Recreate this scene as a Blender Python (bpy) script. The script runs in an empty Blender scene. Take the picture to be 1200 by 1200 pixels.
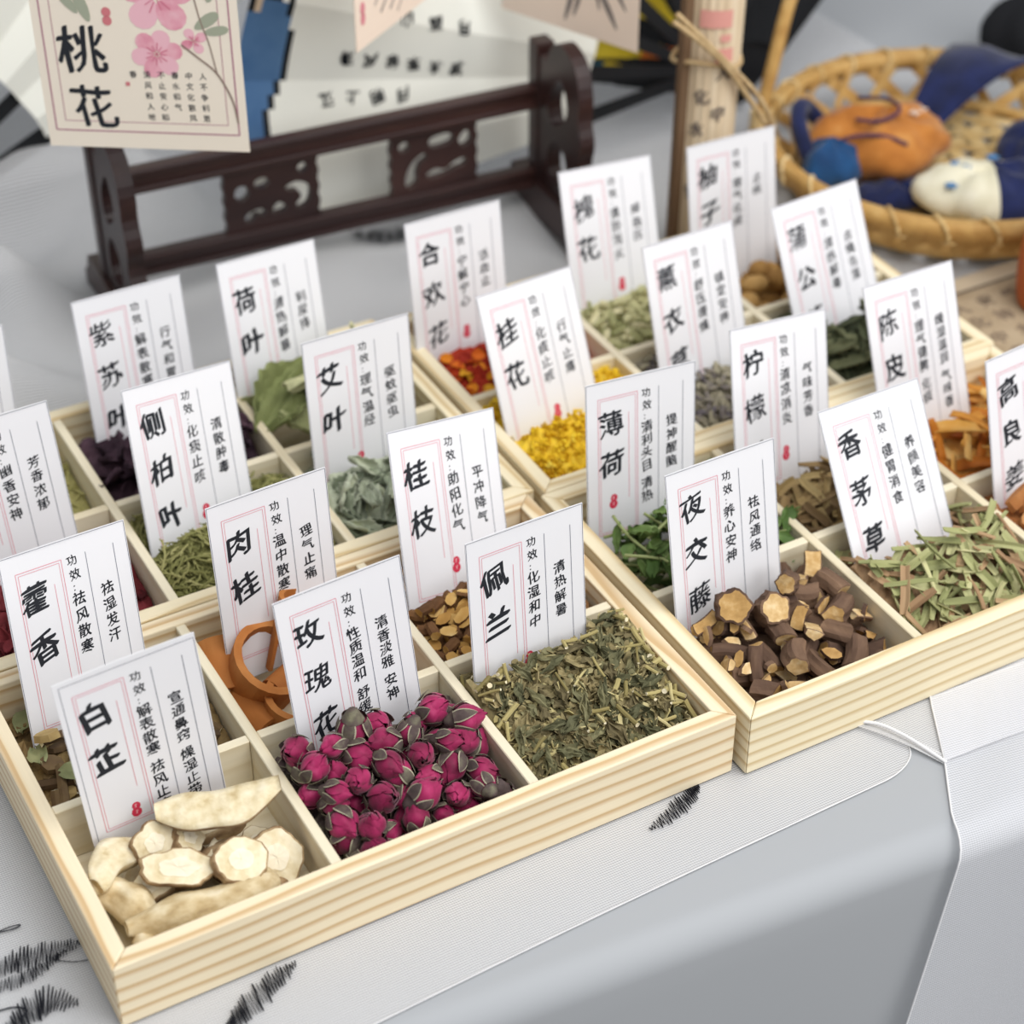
import bpy, bmesh, math, random
import numpy as np
from mathutils import Matrix, Vector, Euler

random.seed(7)
RNG = np.random.default_rng(11)
SC = bpy.context.scene
COL = SC.collection

# ------------------------------------------------------------------ camera, sky, light, exposure
cam_data = bpy.data.cameras.new('camera')
cam_data.sensor_width = 36.0
cam_data.lens = 36.0 * 2349.39 / 1200.0
cam_data.clip_start = 0.02
cam_data.dof.use_dof = True
cam_data.dof.focus_distance = 0.825
cam_data.dof.aperture_fstop = 7.4
cam = bpy.data.objects.new('camera', cam_data)
COL.objects.link(cam)
_R = ((0.871804, -0.489854, -0.001082), (-0.299162, -0.530674, -0.793024), (0.387892, 0.691685, -0.609189))
cam.matrix_world = Matrix(((_R[0][0], -_R[1][0], -_R[2][0], -0.10408),
                           (_R[0][1], -_R[1][1], -_R[2][1], -0.47865),
                           (_R[0][2], -_R[1][2], -_R[2][2], 0.59828),
                           (0, 0, 0, 1)))
SC.camera = cam

world = bpy.data.worlds.new('overcast_sky')
SC.world = world
world.use_nodes = True
_nt = world.node_tree
_bg = _nt.nodes['Background']
_bg.inputs['Color'].default_value = (0.93, 0.96, 1.0, 1)
_bg.inputs['Strength'].default_value = 0.46


def area(name, loc, target, sx, sy, power, color):
    d = bpy.data.lights.new(name, 'AREA')
    d.shape = 'RECTANGLE'
    d.size, d.size_y, d.energy, d.color = sx, sy, power, color
    o = bpy.data.objects.new(name, d)
    COL.objects.link(o)
    o.location = loc
    o.rotation_euler = (Vector(target) - Vector(loc)).to_track_quat('-Z', 'Y').to_euler()
    return o


area('tent_roof_daylight', (0.45, -0.35, 1.25), (0.28, 0.12, 0), 1.2, 0.9, 16.5, (1.0, 0.985, 0.96))
area('open_side_daylight', (1.0, -1.5, 1.0), (0.3, 0.15, 0.02), 1.6, 1.0, 15, (1.0, 0.985, 0.965))

SC.view_settings.view_transform = 'Standard'
SC.view_settings.look = 'None'
SC.view_settings.gamma = 1.0
SC.view_settings.use_curve_mapping = False
SC.view_settings.exposure = 0.0


# ------------------------------------------------------------------ materials
def lin(h):
    if isinstance(h, str):
        h = h.lstrip('#')
        c = [int(h[i:i + 2], 16) / 255 for i in (0, 2, 4)]
        return tuple(x / 12.92 if x <= 0.04045 else ((x + 0.055) / 1.055) ** 2.4 for x in c)
    return tuple(h)


MATS = {}


def new_mat(name, rough=0.7, spec=0.3):
    m = bpy.data.materials.new(name)
    m.use_nodes = True
    nt = m.node_tree
    b = nt.nodes['Principled BSDF']
    b.inputs['Roughness'].default_value = rough
    b.inputs['Specular IOR Level'].default_value = spec
    MATS[name] = m
    return m, nt, b


def N(nt, kind, **kw):
    n = nt.nodes.new(kind)
    for k, v in kw.items():
        setattr(n, k, v)
    return n


def ramp(nt, stops):
    r = N(nt, 'ShaderNodeValToRGB')
    el = r.color_ramp.elements
    while len(el) > 1:
        el.remove(el[-1])
    el[0].position = stops[0][0]
    el[0].color = (*lin(stops[0][1]), 1)
    for p, c in stops[1:]:
        e = el.new(p)
        e.color = (*lin(c), 1)
    return r


def flat(name, color, rough=0.7, spec=0.3):
    m, nt, b = new_mat(name, rough, spec)
    b.inputs['Base Color'].default_value = (*lin(color), 1)
    return m


def vary(name, stops, scale=150, rough=0.75, rand=0.5, stretch=(1, 1, 1), bump=0.0, spec=0.25, sheen=0.0):
    """colour drifts with a noise on the thing itself and from one copy to the next"""
    m, nt, b = new_mat(name, rough, spec)
    tc = N(nt, 'ShaderNodeTexCoord')
    mp = N(nt, 'ShaderNodeMapping')
    mp.inputs['Scale'].default_value = stretch
    nt.links.new(tc.outputs['Object'], mp.inputs['Vector'])
    nz = N(nt, 'ShaderNodeTexNoise')
    nz.inputs['Scale'].default_value = scale
    nz.inputs['Detail'].default_value = 4
    nt.links.new(mp.outputs[0], nz.inputs['Vector'])
    oi = N(nt, 'ShaderNodeObjectInfo')
    mr = N(nt, 'ShaderNodeMapRange')
    mr.inputs['From Min'].default_value = 0.25
    mr.inputs['From Max'].default_value = 0.75
    nt.links.new(nz.outputs['Fac'], mr.inputs['Value'])
    mx = N(nt, 'ShaderNodeMix')
    mx.inputs['Factor'].default_value = rand
    nt.links.new(mr.outputs[0], mx.inputs[2])
    nt.links.new(oi.outputs['Random'], mx.inputs[3])
    r = ramp(nt, stops)
    nt.links.new(mx.outputs[0], r.inputs['Fac'])
    nt.links.new(r.outputs['Color'], b.inputs['Base Color'])
    if bump:
        bp = N(nt, 'ShaderNodeBump')
        bp.inputs['Strength'].default_value = bump
        bp.inputs['Distance'].default_value = 0.001
        nt.links.new(nz.outputs['Fac'], bp.inputs['Height'])
        nt.links.new(bp.outputs[0], b.inputs['Normal'])
    if sheen:
        b.inputs['Sheen Weight'].default_value = sheen
    return m


def pine(name, base, mid, line, ring=62, contrast=1.0):
    m, nt, b = new_mat(name, 0.55, 0.3)
    tc = N(nt, 'ShaderNodeTexCoord')
    oi = N(nt, 'ShaderNodeObjectInfo')
    off = N(nt, 'ShaderNodeCombineXYZ')
    mu = N(nt, 'ShaderNodeMath', operation='MULTIPLY_ADD')
    mu.inputs[1].default_value = 0.05
    mu.inputs[2].default_value = 0.03
    nt.links.new(oi.outputs['Random'], mu.inputs[0])
    nt.links.new(mu.outputs[0], off.inputs['Y'])
    off.inputs['Z'].default_value = 0.06
    ad = N(nt, 'ShaderNodeVectorMath', operation='ADD')
    nt.links.new(tc.outputs['Object'], ad.inputs[0])
    nt.links.new(off.outputs[0], ad.inputs[1])
    mp = N(nt, 'ShaderNodeMapping')
    mp.inputs['Scale'].default_value = (0.35, 1, 1)
    mp.inputs['Rotation'].default_value = (0, 0.012, 0.02)
    nt.links.new(ad.outputs[0], mp.inputs['Vector'])
    nz0 = N(nt, 'ShaderNodeTexNoise')
    nz0.inputs['Scale'].default_value = 22
    nz0.inputs['Detail'].default_value = 2
    nt.links.new(mp.outputs[0], nz0.inputs['Vector'])
    warp = N(nt, 'ShaderNodeVectorMath', operation='MULTIPLY_ADD')
    warp.inputs[1].default_value = (0, 0.007, 0.007)
    nt.links.new(nz0.outputs['Color'], warp.inputs[0])
    nt.links.new(mp.outputs[0], warp.inputs[2])
    w = N(nt, 'ShaderNodeTexWave', wave_type='RINGS', rings_direction='X', wave_profile='SAW')
    w.inputs['Scale'].default_value = ring
    nt.links.new(warp.outputs[0], w.inputs['Vector'])
    r = ramp(nt, [(0.0, mid), (0.12, base), (0.55, base), (0.86, line), (0.95, line), (1.0, mid)])
    nt.links.new(w.outputs['Fac'], r.inputs['Fac'])
    fine = N(nt, 'ShaderNodeTexNoise')
    fine.inputs['Scale'].default_value = 900
    mp2 = N(nt, 'ShaderNodeMapping')
    mp2.inputs['Scale'].default_value = (0.04, 1, 1)
    nt.links.new(tc.outputs['Object'], mp2.inputs['Vector'])
    nt.links.new(mp2.outputs[0], fine.inputs['Vector'])
    mr = N(nt, 'ShaderNodeMapRange')
    mr.inputs['To Min'].default_value = 0.93
    mr.inputs['To Max'].default_value = 1.05
    nt.links.new(fine.outputs['Fac'], mr.inputs['Value'])
    hs = N(nt, 'ShaderNodeHueSaturation')
    nt.links.new(mr.outputs[0], hs.inputs['Value'])
    nt.links.new(r.outputs['Color'], hs.inputs['Color'])
    nt.links.new(hs.outputs[0], b.inputs['Base Color'])
    return m


M_PINE = pine('pine_wood', '#efe2c2', '#e9d9b4', '#d3bb8e')
M_PINE2 = pine('pine_wood_warm', '#eedfc0', '#e8d5b0', '#cfb084', ring=58)
M_DIV = pine('thin_pale_board', '#e6dcc2', '#e4d9bd', '#ded1b2', ring=34)
M_PAPER = flat('card_paper', '#e8e8ec', 0.6)
M_INK = flat('black_ink', '#23262d', 0.6)
M_RED = flat('pink_red_rule', '#dd8e9c', 0.6)
M_RULE = flat('blue_grey_rule', '#6d7080', 0.6)
M_SEAL = flat('red_seal_ink', '#cf3550', 0.6)
M_WHITE = flat('white_seal_marks', '#f4dfe2', 0.6)


def cloth_mat(name, color, rough, spec, weave=0, alpha=None, sheen=0.0, bump=0.35):
    m, nt, b = new_mat(name, rough, spec)
    b.inputs['Base Color'].default_value = (*lin(color), 1)
    b.inputs['Sheen Weight'].default_value = sheen
    if weave:
        tc = N(nt, 'ShaderNodeTexCoord')
        fac = []
        for ang in (0.0, math.pi / 2):
            mp = N(nt, 'ShaderNodeMapping')
            mp.inputs['Rotation'].default_value = (0, 0, ang + 0.05)
            nt.links.new(tc.outputs['UV'], mp.inputs['Vector'])
            nz = N(nt, 'ShaderNodeTexNoise')
            nz.inputs['Scale'].default_value = 60
            nt.links.new(mp.outputs[0], nz.inputs['Vector'])
            w = N(nt, 'ShaderNodeTexWave', wave_type='BANDS', bands_direction='Y', wave_profile='SIN')
            w.inputs['Scale'].default_value = weave * (1.0 if ang == 0 else 1.1)
            w.inputs['Distortion'].default_value = 1.6
            w.inputs['Detail Scale'].default_value = 0.6
            nt.links.new(mp.outputs[0], w.inputs['Vector'])
            fac.append(w)
        mxm = N(nt, 'ShaderNodeMath', operation='MULTIPLY_ADD')
        mxm.inputs[1].default_value = 0.75
        nt.links.new(fac[0].outputs['Fac'], mxm.inputs[0])
        m2 = N(nt, 'ShaderNodeMath', operation='MULTIPLY')
        m2.inputs[1].default_value = 0.25
        nt.links.new(fac[1].outputs['Fac'], m2.inputs[0])
        nt.links.new(m2.outputs[0], mxm.inputs[2])
        if alpha:
            mr = N(nt, 'ShaderNodeMapRange')
            mr.inputs['To Min'].default_value = alpha[0]
            mr.inputs['To Max'].default_value = alpha[1]
            nt.links.new(mxm.outputs[0], mr.inputs['Value'])
            nt.links.new(mr.outputs[0], b.inputs['Alpha'])
        bp = N(nt, 'ShaderNodeBump')
        bp.inputs['Strength'].default_value = bump
        bp.inputs['Distance'].default_value = 0.0004
        nt.links.new(mxm.outputs[0], bp.inputs['Height'])
        nt.links.new(bp.outputs[0], b.inputs['Normal'])
    return m


M_SATIN = cloth_mat('grey_satin', '#a4a7ab', 0.55, 0.3, sheen=0.25)
M_SHEER = cloth_mat('white_sheer_weave', '#e6e6e8', 0.75, 0.1, weave=280, alpha=(0.28, 0.72))
M_SHEER2 = cloth_mat('white_sheer_hanging', '#e8e9ee', 0.75, 0.1, weave=260, alpha=(0.35, 0.7), bump=0.12)
M_THREAD = flat('black_embroidery_thread', '#1d1f27', 0.7)
M_SEAM = flat('white_seam', '#e2e2e4', 0.8)


# ------------------------------------------------------------------ mesh helpers
class MB:
    def __init__(self):
        self.v, self.f, self.m, self.uv = [], [], [], None

    def add(self, verts, faces, m=0):
        o = len(self.v)
        self.v.extend([tuple(map(float, q)) for q in verts])
        self.f.extend([tuple(i + o for i in q) for q in faces])
        self.m.extend([m] * len(faces))
        return self

    def mesh(self, name, mats, smooth=False):
        me = bpy.data.meshes.new(name)
        me.from_pydata(self.v, [], self.f)
        for mt in (mats if isinstance(mats, (list, tuple)) else [mats]):
            me.materials.append(mt)
        me.polygons.foreach_set('material_index', self.m)
        if smooth:
            me.polygons.foreach_set('use_smooth', [True] * len(self.f))
        me.update()
        return me

    def obj(self, name, mats, parent=None, smooth=False, mw=None):
        return link(name, self.mesh(name, mats, smooth), parent, mw)


def link(name, data, parent=None, mw=None):
    o = bpy.data.objects.new(name, data)
    COL.objects.link(o)
    if parent is not None:
        o.parent = parent
    if mw is not None:
        if parent is not None:
            o.matrix_local = mw
        else:
            o.matrix_world = mw
    return o


def tag(o, label, cat, group=None, kind=None):
    o['label'] = label
    o['category'] = cat
    if group:
        o['group'] = group
    if kind:
        o['kind'] = kind
    return o


def empty(name, mw=None):
    o = bpy.data.objects.new(name, None)
    o.empty_display_size = 0.01
    COL.objects.link(o)
    if mw is not None:
        o.matrix_world = mw
    return o


def T(x, y, z):
    return Matrix.Translation((x, y, z))


def RZ(a):
    return Matrix.Rotation(a, 4, 'Z')


def RX(a):
    return Matrix.Rotation(a, 4, 'X')


def RY(a):
    return Matrix.Rotation(a, 4, 'Y')


def grid_faces(nu, nv, wrap=False):
    f = []
    for i in range(nu - 1 if not wrap else nu):
        for j in range(nv - 1):
            a, b = i * nv + j, ((i + 1) % nu) * nv + j
            f.append((a, b, b + 1, a + 1))
    return f


def sheet(nu, nv, fn):
    return [fn(i / (nu - 1), j / (nv - 1)) for i in range(nu) for j in range(nv)], grid_faces(nu, nv)


def box(x0, x1, y0, y1, z0, z1):
    v = [(x, y, z) for x in (x0, x1) for y in (y0, y1) for z in (z0, z1)]
    return v, [(0, 1, 3, 2), (4, 6, 7, 5), (0, 4, 5, 1), (2, 3, 7, 6), (0, 2, 6, 4), (1, 5, 7, 3)]


def tube(path, rad, n=7, cap=True):
    P = [Vector(p) for p in path]
    k = len(P)
    R = rad if isinstance(rad, (list, tuple)) else [rad] * k
    t0 = (P[1] - P[0]).normalized()
    up = Vector((0, 0, 1)) if abs(t0.z) < 0.9 else Vector((1, 0, 0))
    nrm = t0.cross(up).normalized()
    v = []
    for i in range(k):
        t = (P[min(i + 1, k - 1)] - P[max(i - 1, 0)]).normalized()
        nrm = (nrm - t * nrm.dot(t)).normalized()
        b = t.cross(nrm)
        for j in range(n):
            a = 2 * math.pi * j / n
            v.append(P[i] + (nrm * math.cos(a) + b * math.sin(a)) * R[i])
    f = []
    for i in range(k - 1):
        for j in range(n):
            a, c = i * n + j, i * n + (j + 1) % n
            f.append((a, c, c + n, a + n))
    if cap:
        f.append(tuple(reversed(range(n))))
        f.append(tuple(range((k - 1) * n, k * n)))
    return v, f


def xf(vf, mat):
    return [tuple(mat @ Vector(q)) for q in vf[0]], vf[1]


def plate(outlines, thick, res=4):
    """flat board with cut-outs: outlines in xy, extruded along z about 0"""
    cu = bpy.data.curves.new('tmp', 'CURVE')
    cu.dimensions = '2D'
    cu.fill_mode = 'BOTH'
    cu.extrude = thick / 2
    cu.resolution_u = res
    for pts in outlines:
        sp = cu.splines.new('POLY')
        sp.points.add(len(pts) - 1)
        for p, q in zip(sp.points, pts):
            p.co = (q[0], q[1], 0, 1)
        sp.use_cyclic_u = True
    o = bpy.data.objects.new('tmp', cu)
    COL.objects.link(o)
    dg = bpy.context.evaluated_depsgraph_get()
    me = o.evaluated_get(dg).to_mesh()
    v = [tuple(q.co) for q in me.vertices]
    f = [tuple(p.vertices) for p in me.polygons]
    o.evaluated_get(dg).to_mesh_clear()
    bpy.data.objects.remove(o)
    bpy.data.curves.remove(cu)
    return v, f


def smooth_closed(pts, n=4):
    P = [np.array(q, float) for q in pts]
    k = len(P)
    out = []
    for i in range(k):
        a, b, c, d = P[i - 1], P[i], P[(i + 1) % k], P[(i + 2) % k]
        for s in range(n):
            t = s / n
            out.append(tuple(0.5 * (2 * b + (c - a) * t + (2 * a - 5 * b + 4 * c - d) * t * t + (3 * b - a - 3 * c + d) * t ** 3)))
    return out


def smooth_open(pts, n=6):
    P = [np.array(q, float) for q in pts]
    P = [2 * P[0] - P[1]] + P + [2 * P[-1] - P[-2]]
    out = []
    for i in range(1, len(P) - 2):
        a, b, c, d = P[i - 1], P[i], P[i + 1], P[i + 2]
        for s in range(n):
            t = s / n
            out.append(tuple(0.5 * (2 * b + (c - a) * t + (2 * a - 5 * b + 4 * c - d) * t * t + (3 * b - a - 3 * c + d) * t ** 3)))
    out.append(tuple(P[-2]))
    return out


def bevel(o, w, seg=2):
    md = o.modifiers.new('bevel', 'BEVEL')
    md.width = w
    md.segments = seg
    md.limit_method = 'ANGLE'
    return o


# ------------------------------------------------------------------ brush lettering
GLYPH = {}


def glyph(ch):
    if ch in GLYPH:
        return GLYPH[ch]
    cu = bpy.data.curves.new('tmp', 'FONT')
    cu.body = ch
    cu.resolution_u = 3
    o = bpy.data.objects.new('tmp', cu)
    COL.objects.link(o)
    dg = bpy.context.evaluated_depsgraph_get()
    ev = o.evaluated_get(dg)
    me = ev.to_mesh()
    v = np.array([tuple(q.co)[:2] for q in me.vertices]) - np.array([0.5, 0.38])
    f = [tuple(p.vertices) for p in me.polygons]
    ev.to_mesh_clear()
    bpy.data.objects.remove(o)
    bpy.data.curves.remove(cu)
    GLYPH[ch] = (v, f)
    return GLYPH[ch]


def write(mb, ch, x, y, size, nib=0.02, slant=0.14, z=0.0, wob=0.03, ang=0.0, m=0, fn=None):
    """one handwritten character centred on x, y: warped, rising to the right, swelled by a slanted nib"""
    v, f = glyph(ch)
    if len(v) == 0:
        return
    ph = RNG.uniform(0, 6.28, 4)
    X, Y = v[:, 0], v[:, 1]
    a = X + wob * np.sin(4.5 * Y + ph[0]) - 0.05 * Y
    b = Y * 1.06 + slant * X + wob * np.sin(4.2 * X + ph[1])
    ca, sa = math.cos(ang), math.sin(ang)
    steps = [0.0] if nib == 0 else [-1.0, -0.33, 0.33, 1.0]
    k = 0
    for s in steps:
        # the nib swells down-right strokes most
        px = (a + s * nib * 0.85) * size
        py = (b + s * nib * 0.75) * size
        qx = x + px * ca - py * sa
        qy = y + px * sa + py * ca
        pts = [(qx[i], qy[i], z + k * 2e-6) for i in range(len(qx))]
        if fn:
            pts = [fn(p) for p in pts]
        mb.add(pts, f, m)
        k += 1


def bar2(mb, x0, y0, x1, y1, w, z, m=0):
    dx, dy = x1 - x0, y1 - y0
    l = math.hypot(dx, dy)
    nx, ny = -dy / l * w / 2, dx / l * w / 2
    mb.add([(x0 + nx, y0 + ny, z), (x0 - nx, y0 - ny, z), (x1 - nx, y1 - ny, z), (x1 + nx, y1 + ny, z)], [(0, 1, 2, 3)], m)


# ------------------------------------------------------------------ floor and draped table
mb = MB()
mb.add(*box(-2.5, 3.5, -2.5, 3.5, -0.78, -0.74))
fl = mb.obj('floor', vary('grey_floor', [(0, '#8a8a88'), (1, '#a3a2a0')], 6, 0.8))
fl['kind'] = 'structure'

EDGE = math.radians(-4.9)
TM = T(0.151, -0.062, 0) @ RZ(EDGE)          # table frame: x along the front edge, y into the table
prof = [(-0.004, -0.735), (-0.003, -0.4), (-0.001, -0.2), (0.0, -0.09), (0.0, -0.03)]
rr = 0.014
for k in range(0, 9):
    a = k / 8 * math.pi / 2
    prof.append((rr - rr * math.cos(a), -0.0017 - rr + rr * math.sin(a)))
prof += [(0.05, -0.0017), (0.3, -0.0017), (0.6, -0.0017), (0.9, -0.0017), (1.3, -0.0017), (1.312, -0.01), (1.314, -0.4), (1.316, -0.735)]
xs = [-1.0 + 2.4 * i / 60 for i in range(61)]
vv = []
for x in xs:
    for (py, pz) in prof:
        drop = max(0.0, -pz - 0.06)
        vv.append((x, py + 0.05 * drop * math.sin(x * 19 + 0.6) * (1 if py < 0.5 else -1), pz))
mb = MB()
mb.add(vv, grid_faces(61, len(prof)))
o = mb.obj('tablecloth', M_SATIN, smooth=True, mw=TM)
tag(o, 'grey satin tablecloth over the whole market table, dropping at the front', 'tablecloth')


def add_uv(me, fn):
    uv = me.uv_layers.new(name='UVMap')
    co = [fn(v.co) for v in me.vertices]
    idx = np.zeros(len(me.loops), dtype=np.int32)
    me.loops.foreach_get('vertex_index', idx)
    uv.data.foreach_set('uv', np.array(co, dtype=np.float32)[idx].ravel())


def fold_height(x, y):
    """soft wrinkles of the runner where nothing flat lies on it"""
    h = 0.0
    back = min(1, max(0, (y - 0.36) / 0.05))
    left = min(1, max(0, (-0.035 - x) / 0.03))
    w = max(back * min(1, max(0, (0.50 - x) / 0.08)), left)
    if w > 0:
        h += w * 0.0060 * (0.5 + 0.5 * math.sin(38 * (x * 0.75 + y) + 2.2 * math.sin(9 * x - 4 * y)))
        h += w * 0.0046 * (0.5 + 0.5 * math.sin(83 * (0.55 * x - 0.8 * y) + 1.5 * math.sin(14 * y)))
        lim = 0.160 if y < 0.5 else 0.150 + 0.12 * min(1, (y - 0.5) / 0.06)
        q = min(1, max(0, (lim - x) / 0.04))
        if q > 0:
            h += back * q * 0.036 * (0.5 + 0.5 * math.sin(58 * (0.45 * x + y) + 1.6 * math.sin(15 * x))) ** 1.6
            h += back * q * 0.010 * (0.5 + 0.5 * math.sin(70 * (y - 0.7 * x) + 2.0 * math.sin(21 * y)))
    return h


# runner: front hem runs just behind the table edge, curls up to a raised fold and goes on under the second cloth
def hem_y(x):
    y = -0.0455 + 0.0024 * math.sin(x * 9 + 0.5) + (x - 0.091) * 0.045
    if x > 0.322:
        q = min(1, (x - 0.322) / 0.0222)
        y += 0.0125 * (1 - math.sqrt(max(0, 1 - q * q)))
    if x > 0.3443:
        q = min(1, (x - 0.3443) / 0.0069)
        y += -0.0165 * q
    return y


RX_ = [-0.55 + 0.85 * i / 149 for i in range(150)] + [0.302 + 0.054 * i / 49 for i in range(50)] + [0.362 + 0.40 * i / 44 for i in range(45)]
nu, nv = len(RX_), 150
vv = []
for x in RX_:
    hem = hem_y(x)
    for j in range(nv):
        s = j / (nv - 1)
        y = hem + (1.17 - hem) * (s ** 1.5)
        vv.append((x, y, -0.0009 + fold_height(x, y)))
mb = MB()
mb.add(vv, grid_faces(nu, nv))
me = mb.mesh('sheer_table_runner', M_SHEER, True)
add_uv(me, lambda c: (c.x * 0.999 + c.y * 0.045, c.y - c.x * 0.045))
runner = link('sheer_table_runner', me)
tag(runner, 'white sheer woven runner with black embroidery lying under the wooden trays', 'table runner')
# hem thread along the front and the raised folded corner
mb = MB()
hp = []
for i in range(0, 196):
    q = vv[i * nv]
    hp.append((q[0], q[1], q[2] + 0.0003))
mb.add(*tube(hp, 0.00032, 5))
mb.obj('hem', M_SEAM, runner, True)
mb = MB()
mb.add(*tube(smooth_open([(0.326, 0.004, 0.0003), (0.334, -0.0035, 0.0016), (0.340, -0.0105, 0.0024), (0.345, -0.0215, 0.0022), (0.3485, -0.0325, 0.0014), (0.3512, -0.0405, 0.0004)], 6),
             [0.0008] * 31, 6))
mb.obj('corner_fold', M_SEAM, runner, True)
mb = MB()
mb.add(*sheet(14, 8, lambda s, t: (0.326 + 0.024 * s + 0.004 * t, 0.003 - 0.043 * s ** 1.1 + 0.012 * (1 - s) * t + 0.004 * t,
                                   -0.0002 + 0.0022 * math.sin(math.pi * s) * (1 - t) ** 2)))
me = mb.mesh('turned_corner', M_SHEER, True)
add_uv(me, lambda c: (c.x, c.y))
link('turned_corner', me, runner)

# second sheer cloth: lies right of the runner and falls over the table edge
inv = TM.inverted()


def hang(s, t):
    """s across to the right, t from the back down over the edge"""
    # left border on the table (world)
    L = [(0.405, 0.05), (0.368, -0.0096), (0.351, -0.0396), (0.3325, -0.0675)]
    if t < 0.5:
        q = t / 0.5 * 3
        k = min(2, int(q))
        f = q - k
        wx = L[k][0] * (1 - f) + L[k + 1][0] * f
        wy = L[k][1] * (1 - f) + L[k + 1][1] * f
        p = inv @ Vector((wx, wy, 0))
        return (p.x + s * 0.36, p.y, -0.0004 + 0.0006 * math.sin(s * 40 + t * 9))
    q = (t - 0.5) / 0.5
    if q < 0.25:
        a = q / 0.25 * math.pi / 2
        p0 = inv @ Vector((0.3325, -0.0675, 0))
        y = 0.009 - 0.0125 * math.sin(a)
        z = -0.0004 - 0.0125 * (1 - math.cos(a))
        return (p0.x - 0.005 * q * 4 + s * 0.36, y, z)
    d = (q - 0.25) / 0.75
    p0 = inv @ Vector((0.3325, -0.0675, 0))
    z = -0.0129 - 0.25 * d
    return (p0.x - 0.005 - 0.045 * d + s * (0.36 + 0.05 * d), -0.0036 - 0.006 * d - 0.004 * d * (1 + math.sin(s * 22 + 1)) , z)


mb = MB()
mb.add(*sheet(60, 70, hang))
me = mb.mesh('sheer_overcloth', M_SHEER2, True)
uvs = {}
add_uv(me, lambda c: (c.x, c.y + c.z))
hc = link('sheer_overcloth', me, None, TM)
tag(hc, 'white sheer cloth falling over the front table edge at the right', 'cloth')
mb = MB()
mb.add(*tube([Vector(hang(0, k / 40)) + Vector((0, -0.0002, 0.0003)) for k in range(41)], 0.00045, 5))
mb.obj('hem', M_SEAM, hc, True)
# doubled flap of the same cloth on the table top
mb = MB()
P0, P1, P2, P3 = [inv @ Vector(q) for q in ((0.3705, -0.006, 0.0), (0.3512, -0.0398, 0.0), (0.62, -0.064, 0), (0.62, -0.02, 0))]
mb.add(*sheet(12, 6, lambda s, t: tuple((P0.lerp(P3, s)).lerp(P1.lerp(P2, s), t) + Vector((0, 0.0012 * math.sin(s * 9), 0.0009 + 0.0004 * math.sin(s * 14))))))
me = mb.mesh('doubled_flap', M_SHEER2, True)
add_uv(me, lambda c: (c.x, c.y))
link('doubled_flap', me, hc)


# black embroidered leaf motifs, zig-zag stitched
def stitch(mb, path, width, pitch=0.00065, r=0.00036, jit=0.25):
    pts = smooth_open(path, 10)
    pts = [np.array(q) for q in pts]
    zz = []
    acc = 0
    side = 1
    L = sum(np.linalg.norm(pts[i + 1] - pts[i]) for i in range(len(pts) - 1))
    n = int(L / pitch)
    for k in range(n + 1):
        u = k / n * (len(pts) - 1)
        i = min(int(u), len(pts) - 2)
        f = u - i
        c = pts[i] * (1 - f) + pts[i + 1] * f
        t = pts[i + 1] - pts[i]
        t /= np.linalg.norm(t) + 1e-9
        w = width * math.sin(math.pi * min(0.97, max(0.03, k / n))) ** 0.6 * (1 + RNG.uniform(-jit, jit))
        nn = np.array([-t[1], t[0]]) * 0.6 + np.array([0.5, 0.8]) * 0.6
        zz.append((*(c + nn * side * w / 2), 0.0001 + 0.0001 * (k % 2)))
        side = -side
    mb.add(*tube(zz, r, 4))


for path, w in ([[(0.034, -0.018), (0.043, -0.0145), (0.056, -0.0085), (0.068, -0.004)], 0.011],
                [[(0.222, -0.0115), (0.235, -0.008), (0.246, -0.004), (0.253, -0.0005)], 0.0085],
                [[(-0.040, 0.048), (-0.026, 0.049), (-0.012, 0.047), (0.001, 0.046)], 0.010],
                [[(-0.044, 0.041), (-0.030, 0.040), (-0.018, 0.0405), (-0.006, 0.045)], 0.006],
                [[(-0.040, 0.018), (-0.030, 0.023), (-0.020, 0.025), (-0.010, 0.019)], 0.012],
                [[(0.322, 0.476), (0.335, 0.470), (0.350, 0.466), (0.362, 0.464)], 0.016],
                [[(0.458, 0.335), (0.468, 0.350), (0.474, 0.365), (0.480, 0.380)], 0.016]):
    mb = MB()
    stitch(mb, path, w)
    if path[0][1] > 0.3:
        mb.v = [(q[0], q[1], q[2] + 0.002 + fold_height(q[0], q[1])) for q in mb.v]
    mb.obj('embroidered_leaf', M_THREAD, runner)
mb = MB()
mb.add(*tube([(*q, 0.0002) for q in smooth_open([(-0.04, 0.068), (-0.028, 0.0665), (-0.020, 0.0648), (-0.017, 0.0655), (-0.021, 0.0665), (-0.03, 0.0662)])], 0.0003, 4))
mb.add(*tube([(*q, 0.0002) for q in smooth_open([(-0.012, 0.043), (-0.004, 0.0375), (0.006, 0.035)])], 0.00022, 4))
mb.add(*tube([(*q, 0.0002) for q in smooth_open([(-0.040, 0.03), (-0.032, 0.0285), (-0.028, 0.025), (-0.031, 0.022)])], 0.0004, 4))
mb.obj('embroidered_stem', M_THREAD, runner)

# ------------------------------------------------------------------ the four divided pine trays
BW, BD, BH, TW, C1, C2, YR, TD = 0.27, 0.1738, 0.0319, 0.0079, 0.0926, 0.1789, 0.0873, 0.0044
BOX = {'A': (0.0, 0.0, 0.0), 'B': (0.2736, -0.0046, -0.0049), 'C': (0.0041, 0.1752, -0.0037), 'D': (0.2772, 0.1699, -0.0072)}
BLAB = {'A': 'pine divided tray nearest the camera, holding rosebuds and pale root slices',
        'B': 'pine divided tray at right front, holding vine chunks and lemongrass pieces',
        'C': 'pine divided tray at left rear, holding lotus and mugwort leaves',
        'D': 'pine divided tray at right rear, holding yellow osmanthus and orange flowers'}


def BM(b):
    x, y, a = BOX[b]
    return T(x, y, 0) @ RZ(a)


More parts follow.
